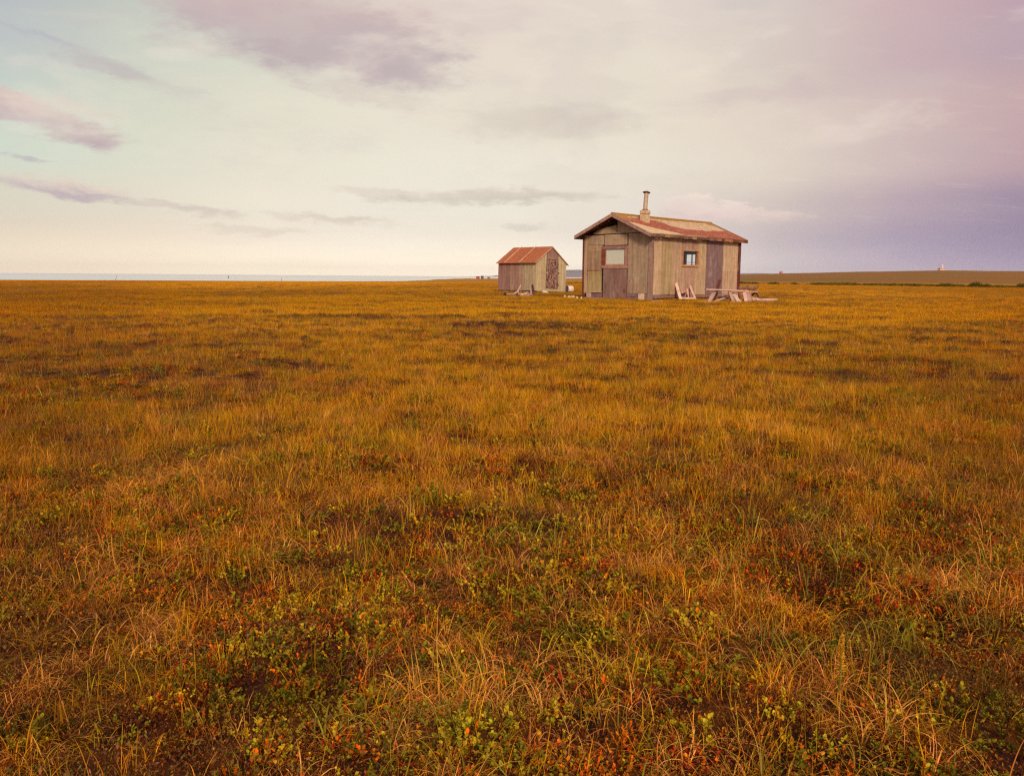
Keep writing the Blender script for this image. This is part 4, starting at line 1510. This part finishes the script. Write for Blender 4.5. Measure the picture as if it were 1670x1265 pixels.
# ground places (x, y, radius) of patches seen in the photograph
def gp(px, py, rpx):
    p = gnd(px, py)
    dist = math.hypot(p.x, p.y)
    return p.x, p.y, max(0.12, rpx / F_PX * dist)


leaf_spots = [gp(*q) for q in ((640, 655, 60), (500, 860, 90), (300, 850, 80), (90, 850, 110), (880, 885, 110), (480, 1010, 110), (640, 900, 90), (1120, 1140, 100), (740, 1190, 90), (350, 1140, 80), (60, 950, 70), (1380, 870, 70), (1560, 850, 90), (1000, 1050, 60), (1600, 1180, 90), (140, 650, 60))]
red_spots = [gp(*q) for q in ((370, 665, 40), (570, 960, 90), (735, 1000, 50), (480, 1080, 80), (1120, 1190, 60), (1330, 905, 80), (700, 690, 60), (250, 740, 60), (960, 930, 60), (850, 1110, 90), (640, 1010, 80))]
dark_spots = [gp(*q) for q in ((60, 585, 90), (225, 572, 60), (500, 520, 60), (600, 517, 40), (1165, 590, 40), (1370, 612, 60), (1560, 655, 110), (880, 570, 50), (60, 700, 100), (1640, 760, 120), (30, 1010, 150), (1640, 1150, 150), (520, 1130, 70), (1060, 537, 40), (1310, 540, 60), (140, 1120, 100), (1500, 600, 60))]
dry_spots = [gp(*q) for q in ((700, 1160, 60), (790, 800, 70), (1465, 960, 60), (1420, 1190, 80), (1070, 900, 90), (300, 760, 120), (160, 930, 110), (960, 760, 70), (1200, 970, 110), (1600, 950, 90), (260, 1000, 100), (820, 740, 60))]


def spots(x, y, lst):
    s = np.zeros_like(x)
    for a, b, r in lst:
        # patches are as deep along the line of sight as they are wide
        s = np.maximum(s, np.exp(-(((x - a) / r) ** 2 + ((y - b) / (r * 1.3)) ** 2)))
    return s


def scatter(dens, r0, r1, half=47.0, seed=1):
    """random ground points; dens(r) plants per square metre"""
    g_ = np.random.default_rng(seed)
    edges = np.geomspace(r0, r1, 60)
    X, Y = [], []
    for a, b in zip(edges[:-1], edges[1:]):
        area = R(half) * (b * b - a * a)
        n_ = g_.poisson(area * dens((a + b) / 2))
        r_ = np.sqrt(g_.uniform(a * a, b * b, n_))
        t = g_.uniform(-R(half), R(half), n_)
        X.append(r_ * np.sin(t))
        Y.append(r_ * np.cos(t))
    return np.concatenate(X), np.concatenate(Y), g_


def inside(x, y):
    """True under the cabin and the shed"""
    dx, dy = x - 4.9, y - 30.375
    lx, ly = dx * cos(TH) + dy * sin(TH), -dx * sin(TH) + dy * cos(TH)
    a_ = (lx > -0.03) & (lx < CL + .03) & (ly > 0.12) & (ly < CW + .03)
    dx, dy = x - 1.139, y - 43.513
    lx, ly = dx * cos(.799) + dy * sin(.799), -dx * sin(.799) + dy * cos(.799)
    return a_ | ((lx > 0.05) & (lx < SW) & (ly > 0.05) & (ly < SLN))


def plant(name, src, x, y, scl, tint, g_, label, sink=0.0, tilt=0.12):
    keep = ~inside(x, y)
    x, y, scl, tint = x[keep], y[keep], scl[keep], tint[keep]
    z = hgt(x, y) - sink
    n_ = len(x)
    me = bpy.data.meshes.new(name)
    me.vertices.add(n_)
    me.vertices.foreach_set('co', np.stack([x, y, z], -1).astype(np.float32).ravel())
    rot = np.stack([g_.normal(0, tilt, n_), g_.normal(0, tilt, n_), g_.uniform(0, 2 * pi, n_)], -1).astype(np.float32)
    a_ = me.attributes.new('rot', 'FLOAT_VECTOR', 'POINT')
    a_.data.foreach_set('vector', rot.ravel())
    a_ = me.attributes.new('scl', 'FLOAT', 'POINT')
    a_.data.foreach_set('value', scl.astype(np.float32))
    a_ = me.attributes.new('pick', 'INT', 'POINT')
    a_.data.foreach_set('value', g_.integers(0, len(src.objects), n_).astype(np.int32))
    a_ = me.attributes.new('tint', 'FLOAT_COLOR', 'POINT')
    tt = np.ones((n_, 4), np.float32)
    tt[:, :3] = tint
    a_.data.foreach_set('color', tt.ravel())
    me.materials.append(M_veg)
    o = bpy.data.objects.new(name, me)
    COL.objects.link(o)
    ng = bpy.data.node_groups.new(name, 'GeometryNodeTree')
    ng.interface.new_socket('Geometry', in_out='INPUT', socket_type='NodeSocketGeometry')
    ng.interface.new_socket('Geometry', in_out='OUTPUT', socket_type='NodeSocketGeometry')
    N = ng.nodes
    gi, go = N.new('NodeGroupInput'), N.new('NodeGroupOutput')
    ci = N.new('GeometryNodeCollectionInfo')
    ci.inputs[0].default_value = src
    ci.inputs[1].default_value = True
    ci.inputs[2].default_value = True
    iop = N.new('GeometryNodeInstanceOnPoints')
    iop.inputs['Pick Instance'].default_value = True

    def na(nm, ty):
        q = N.new('GeometryNodeInputNamedAttribute')
        q.data_type = ty
        q.inputs[0].default_value = nm
        return q.outputs[0]
    L_ = ng.links
    L_.new(gi.outputs[0], iop.inputs['Points'])
    L_.new(ci.outputs[0], iop.inputs['Instance'])
    L_.new(na('pick', 'INT'), iop.inputs['Instance Index'])
    er = N.new('FunctionNodeEulerToRotation')
    L_.new(na('rot', 'FLOAT_VECTOR'), er.inputs[0])
    L_.new(er.outputs[0], iop.inputs['Rotation'])
    L_.new(na('scl', 'FLOAT'), iop.inputs['Scale'])
    L_.new(iop.outputs[0], go.inputs[0])
    md = o.modifiers.new('scatter', 'NODES')
    md.node_group = ng
    tag(o, label, 'plants', None, 'stuff')
    print('plants', name, n_)
    return o


def mixc(t, a, b):
    t = t[:, None]
    return np.array(a) * (1 - t) + np.array(b) * t


def pal(g_, n_, cols, wts):
    wts = np.array(wts, float)
    wts /= wts.sum()
    return np.array(cols)[g_.choice(len(cols), n_, p=wts)]


# hues (linear reflectance)
TAN_D = (.84, .38, .085)
PINK_D = (.76, .28, .09)
OCHRE = (.80, .33, .014)
GOLD = (.84, .40, .012)
OLIVE = (.46, .30, .014)
GREEN_S = (.36, .28, .035)
RUST = (.60, .18, .02)
LEAFG = (.30, .24, .022)
LEAFY = (.60, .42, .028)
LEAFD = (.16, .12, .02)
ORANGE = (.66, .20, .02)
REDL = (.50, .055, .025)
MAROON = (.16, .045, .025)

def edge_falloff(x, y):
    """vignette-like darkening painted into the sward tint towards either side"""
    k_ = sstep(np.abs(x - .05 * y) / np.maximum(y, 1.0), .30, .62)[:, None]
    return 1 - k_ * np.array([.22, .32, .20])  # lens falloff imitated in the grass colour: sides darker and browner



def env(x, y):
    return dict(tus=fbm(x, y, 2.2, 3, 31.0), big=fbm(x, y, .35, 4, 41.0), mid=fbm(x, y, 1.0, 3, 51.0), lf=spots(x, y, leaf_spots), rd=spots(x, y, red_spots), dk=spots(x, y, dark_spots), dr=spots(x, y, dry_spots), r=np.hypot(x, y))


# 1. dry arching sedge
x, y, g_ = scatter(lambda r: 430 * min(1, (3.0 / r)) ** 1.2 * (.92 + .08 * sstep(r, 1.8, 3.2)), 0.45, 22, seed=21)
e = env(x, y)
pr = .85 * sstep(e['tus'] + .30 * e['dr'] - .16 * e['lf'] - .14 * e['rd'], .34, .60)
k = g_.random(len(x)) < np.clip(pr, .05, 1) * (1 - .6 * sstep(e['r'], 3.6, 8))
x, y, e = x[k], y[k], {a: b[k] for a, b in e.items()}
t = pal(g_, len(x), [TAN_D, PINK_D, OCHRE, RUST, OLIVE], [3.2, 2.4, 2.6, 1.1, 1.4])
t = t * (1 - .35 * e['dk'])[:, None]
plant('dry_sedge', c_dry, x, y, g_.uniform(.5, 1.05, len(x)) * (1 + .25 * e['dr']), t, g_, 'dry tan and pink arching sedge blades over the tundra', 0.01)

# 2. longer green-olive blades
x, y, g_ = scatter(lambda r: 90 * min(1, (3.0 / r)) ** 1.1, 0.45, 18, seed=22)
e = env(x, y)
k = g_.random(len(x)) < sstep(e['mid'] - .15 * e['rd'], .35, .6)
x, y, e = x[k], y[k], {a: b[k] for a, b in e.items()}
t = pal(g_, len(x), [(.32, .25, .03), GREEN_S, (.24, .21, .04), TAN_D], [2, 3, 2, .8])
plant('green_sedge', c_green, x, y, g_.uniform(.5, 1.15, len(x)) * (1 + .3 * (np.random.default_rng(3).random(len(x)) < .15)), t, g_, 'longer olive green sedge blades arching over the dry tufts', 0.01)

# 3. fine upright golden grass of the middle distance
x, y, g_ = scatter(lambda r: 330 * min(1, (5.0 / r)) ** 1.05 * (0.15 + 0.85 * sstep(r, 2.2, 4.5)), 1.0, 34, seed=23)
e = env(x, y)
k = g_.random(len(x)) < np.clip(sstep(e['big'] * .6 + e['tus'] * .4 - .10 * e['dk'] - .12 * e['lf'] * (e['r'] < 4), .24, .48), .30, 1)
x, y, e = x[k], y[k], {a: b[k] for a, b in e.items()}
t = pal(g_, len(x), [OCHRE, GOLD, OLIVE, TAN_D, RUST], [2.8, 2.8, 2.4, 1.5, 1.1])
t = t * (.85 + .5 * (e['big'][:, None] - .4)) * edge_falloff(x, y)
t = t * (1 - .35 * e['dk'])[:, None]
plant('golden_grass', c_fine, x, y, g_.uniform(.7, 1.25, len(x)), t, g_, 'fine golden grass covering the plain', 0.01)

# 3b. taller tufts along the walls, their tint darkened as painted contact shade
g_ = np.random.default_rng(31)
bx, by = [], []
for (ox, oy, th_, Lx, Ly, n_) in ((4.9, 30.375, TH, CL, CW, 420), (1.139, 43.513, .799, SW, SLN, 160)):
    t_ = g_.uniform(0, 2 * (Lx + Ly), n_)
    for q in t_:
        o_ = abs(g_.normal(.05, .10)) + .03
        if q < Lx: lx, ly = q, -o_
        elif q < Lx + Ly: lx, ly = Lx + o_, q - Lx
        elif q < 2 * Lx + Ly: lx, ly = q - Lx - Ly, Ly + o_
        else: lx, ly = -o_, q - 2 * Lx - Ly
        if g_.random() < .45 + .5 * math.sin(q * 2.3):
            bx.append(ox + lx * cos(th_) - ly * sin(th_))
            by.append(oy + lx * sin(th_) + ly * cos(th_))
x, y = np.array(bx), np.array(by)
t = pal(g_, len(x), [OLIVE, RUST, TAN_D, (.22, .12, .03)], [2, 1, 1, 2]) * .8
plant('wall_foot_grass', c_fine, x, y, g_.uniform(.9, 1.9, len(x)), t, g_, 'taller darker grass at the foot of the cabin and shed walls', 0.01)

# 4. far sward
x, y, g_ = scatter(lambda r: 42 * min(1, (24.0 / r)) ** 1.45, 17, 270, 44, seed=24)
e = env(x, y)
bigp = fbm(x, y * .5, .06, 4, 77.0)
k = g_.random(len(x)) < np.clip(sstep(e['big'], .22, .45), .5, 1)
k &= hgt(x, y) > -2.4
x, y, bigp, e = x[k], y[k], bigp[k], {a: b[k] for a, b in e.items()}
t = pal(g_, len(x), [OCHRE, GOLD, OLIVE, RUST], [2.8, 2.8, 2.4, .9])
t = t * (.66 + .42 * sstep(bigp, .3, .62))[:, None] * edge_falloff(x, y)
fr_ = sstep(np.hypot(x, y), 40, 200)[:, None]
t = t * (1 - fr_ * .30) + np.array(RUST) * fr_ * .25
nb = 1 - .35 * np.exp(-((x - 5) / 9) ** 2 - ((y - 33) / 12) ** 2)
plant('distant_grass', c_farg, x, y, g_.uniform(.75, 1.2, len(x)) * nb, t, g_, 'golden brown grass of the far plain', 0.01)

# 5. small-leaved dwarf shrubs
x, y, g_ = scatter(lambda r: 420 * min(1, (2.6 / r)) ** 1.3, 0.45, 30, seed=25)
e = env(x, y)
lfn = fbm(x, y, 2.6, 4, 61.0)
lf2 = fbm(x, y, 7.0, 3, 63.0)
near_ = 1 - sstep(e['r'], 1.8, 3.2) * 1.5
pr = .62 * sstep(lfn * .5 + lf2 * .5 + .14 * e['lf'] + .035 * near_ - .14 * e['dr'], .51, .60) + .10 * (e['r'] < 5)
k = g_.random(len(x)) < pr
x, y, e = x[k], y[k], {a: b[k] for a, b in e.items()}
t = pal(g_, len(x), [LEAFG, LEAFY, LEAFD, (.42, .24, .03)], [3.0, 2.2, 2.6, 1.0])
t = t * (1 - .35 * e['dk'])[:, None]
plant('dwarf_shrub', c_leaf, x, y, g_.uniform(.5, 1.15, len(x)), t, g_, 'low green dwarf shrub leaves between the grass tufts', 0.0)

# 6. red and orange berry plants
x, y, g_ = scatter(lambda r: 420 * min(1, (2.6 / r)) ** 1.4, 0.45, 16, seed=26)
e = env(x, y)
rn = fbm(x, y, 2.0, 3, 71.0)
k = g_.random(len(x)) < sstep(rn + .32 * e['rd'] + .06 * (e['r'] < 3.5), .50, .66)
x, y, e = x[k], y[k], {a: b[k] for a, b in e.items()}
t = pal(g_, len(x), [ORANGE, REDL, MAROON, LEAFG, LEAFY, RUST], [1.3, .4, 3.0, 1.4, 1.0, 2.2])
plant('berry_plants', c_small, x, y, g_.uniform(.6, 1.3, len(x)), t, g_, 'tiny orange and red leaved ground plants', 0.0)

# 7. moss and litter
x, y, g_ = scatter(lambda r: 300 * min(1, (2.4 / r)) ** 1.5, 0.4, 14, seed=27)
e = env(x, y)
t = pal(g_, len(x), [(.13, .032, .012), (.26, .075, .015), (.44, .15, .018), (.56, .24, .022), (.08, .03, .012), (.30, .13, .06)], [3.6, 2.8, 1.5, .8, 2.4, .7])
plant('moss', c_moss, x, y, g_.uniform(.8, 1.4, len(x)), t, g_, 'dark brown moss and litter on the ground', 0.0)

# 8. dark crowberry heath
x, y, g_ = scatter(lambda r: 60 * min(1, (4.0 / r)) ** .9, 0.6, 75, seed=28)
e = env(x, y)
hn = fbm(x, y * .6, .55, 4, 91.0)
k = g_.random(len(x)) < .5 * sstep(hn * .6 + .4 * fbm(x, y, 1.7, 3, 93.0) + .16 * e['dk'], .54, .66)
x, y, e = x[k], y[k], {a: b[k] for a, b in e.items()}
t = pal(g_, len(x), [(.15, .085, .03), (.20, .14, .03), (.24, .10, .05)], [1, 1, 1])
plant('crowberry_heath', c_heath, x, y, g_.uniform(.8, 1.6, len(x)) * (1 + .8 * sstep(e['r'], 8, 40)), t, g_, 'dark low crowberry heath patches in the plain', 0.0)

# white tufts of cotton grass, mostly on the left
c_cot = collection('cotton_source', [moss(rr_(950 + k), 26, .011, .012, .02, A((1, 1, 1), (.85, .85, .85))) for k in range(3)])
x, y, g_ = scatter(lambda r: 1.1, 10, 32, 40, seed=30)
k = g_.random(len(x)) < np.where(x < 1, .40, .12) * sstep(fbm(x, y, .4, 2, 33.0), .35, .6)
x, y = x[k], y[k]
plant('cotton_grass', c_cot, x, y, g_.uniform(.5, 1.0, len(x)), np.tile([.72, .64, .55], (len(x), 1)), g_, 'sparse white seed tufts of cotton grass', -0.06)

# 9. willow thicket along the far ditch
g_ = np.random.default_rng(29)
X, Y_, S_ = [], [], []
for px in np.arange(1203, 1760, 1.3):
    dn = float(fbm(np.array(px * .013), np.array(2.0), 1.0, 4, 5.0))
    D = np.interp(px, [1200, 1300, 1450, 1600, 1760], [215, 205, 190, 165, 155])
    w_ = np.interp(px, [1200, 1400, 1600], [.55, .7, 1.1])
    gap = float(sstep(np.array(float(fbm(np.array(px * .045), np.array(7.0), 1.0, 3, 15.0))), .30, .52))
    for q in range(int(max(0, (dn - .22) * 75 * w_ * (.25 + gap)) + g_.random() * .9)):
        DD = D + g_.normal(0, 6) + (28 if g_.random() < .35 else 0)
        p = ray(px + g_.normal(0, 1.2), 455)
        X.append(p.x / p.y * DD)
        Y_.append(DD)
        S_.append(g_.uniform(.5, 1.0) * (.35 + dn * .8 * gap * (.4 + 1.2 * g_.random())) * w_ * 1.55)
for px in np.arange(923, 955, 1.2):
    p = ray(px, 455)
    for q in range(2):
        DD = 205 + g_.normal(0, 6)
        X.append(p.x / p.y * DD); Y_.append(DD); S_.append(g_.uniform(.4, .8))
x, y = np.array(X), np.array(Y_)
t = pal(g_, len(x), [(.13, .13, .03), (.20, .18, .03), (.08, .07, .025), (.34, .26, .04)], [3, 2.4, 1.6, 1.6])
plant('willow_thicket', c_wil, x, y, np.array(S_), t, g_, 'dark green willow thicket along a far ditch at the right', 0.05)

# one yellow flower spike in the foreground on the right
def flower():
    p = gnd(1364, 1158)
    p.z = float(hgt(np.array(p.x), np.array(p.y)))
    e = empty('flower_spike', p)
    tag(e, 'single yellow flower spike standing in the sedge at the lower right', 'flower')
    green = plain_mat('flower_stem', (.22, .17, .02), 0.7, 0.1, 0, 0.2, 40)
    yel = plain_mat('flower_petal', (.66, .33, .02), 0.6, 0.2, 0, 0.25, 60)
    MB().tube([(0, 0, -.01), (.004, 0, .05), (.002, .002, .125)], [.0026, .0022, .0014], (.2, .2, .02), 7).build('stem', green, e)
    r = np.random.default_rng(4)
    V, Fc, Cc = [], [], []
    for k in range(64):
        t = k / 63
        z = .055 + .07 * t
        a1 = k * 2.4
        ti = 1.15 - .75 * t
        d = np.array([cos(a1) * sin(ti), sin(a1) * sin(ti), cos(ti)])
        leaf(V, Fc, Cc, np.array([.003, 0, z]), d, np.array([0, 0, 1.0]) + r.normal(0, .2, 3), .012 * (1.15 - .55 * t), .006, np.array([1., 1, 1]))
    me = mesh_np('flower_head', np.array(V), np.array(Fc), np.array(Cc), yel)
    o = bpy.data.objects.new('flower_head', me)
    COL.objects.link(o)
    o.parent = e


flower()

# ------------------------------------------------------------------ haze
def build_haze():
    me = MB().box(-14200, 14200, -14200, 14200, -10.5, 150, (1, 1, 1))
    m, n, out = new_mat('haze_air')
    v = n.add('ShaderNodeVolumePrincipled')
    v.inputs['Color'].default_value = (0.93, 0.91, 0.98, 1)
    v.inputs['Density'].default_value = HAZE
    v.inputs['Anisotropy'].default_value = 0.0
    n.l.new(v.outputs[0], out.inputs['Volume'])
    o = me.build('haze', m)
    tag(o, kind='stuff')
    o['label'] = 'thin evening haze'


HAZE = 3.5e-5
build_haze()
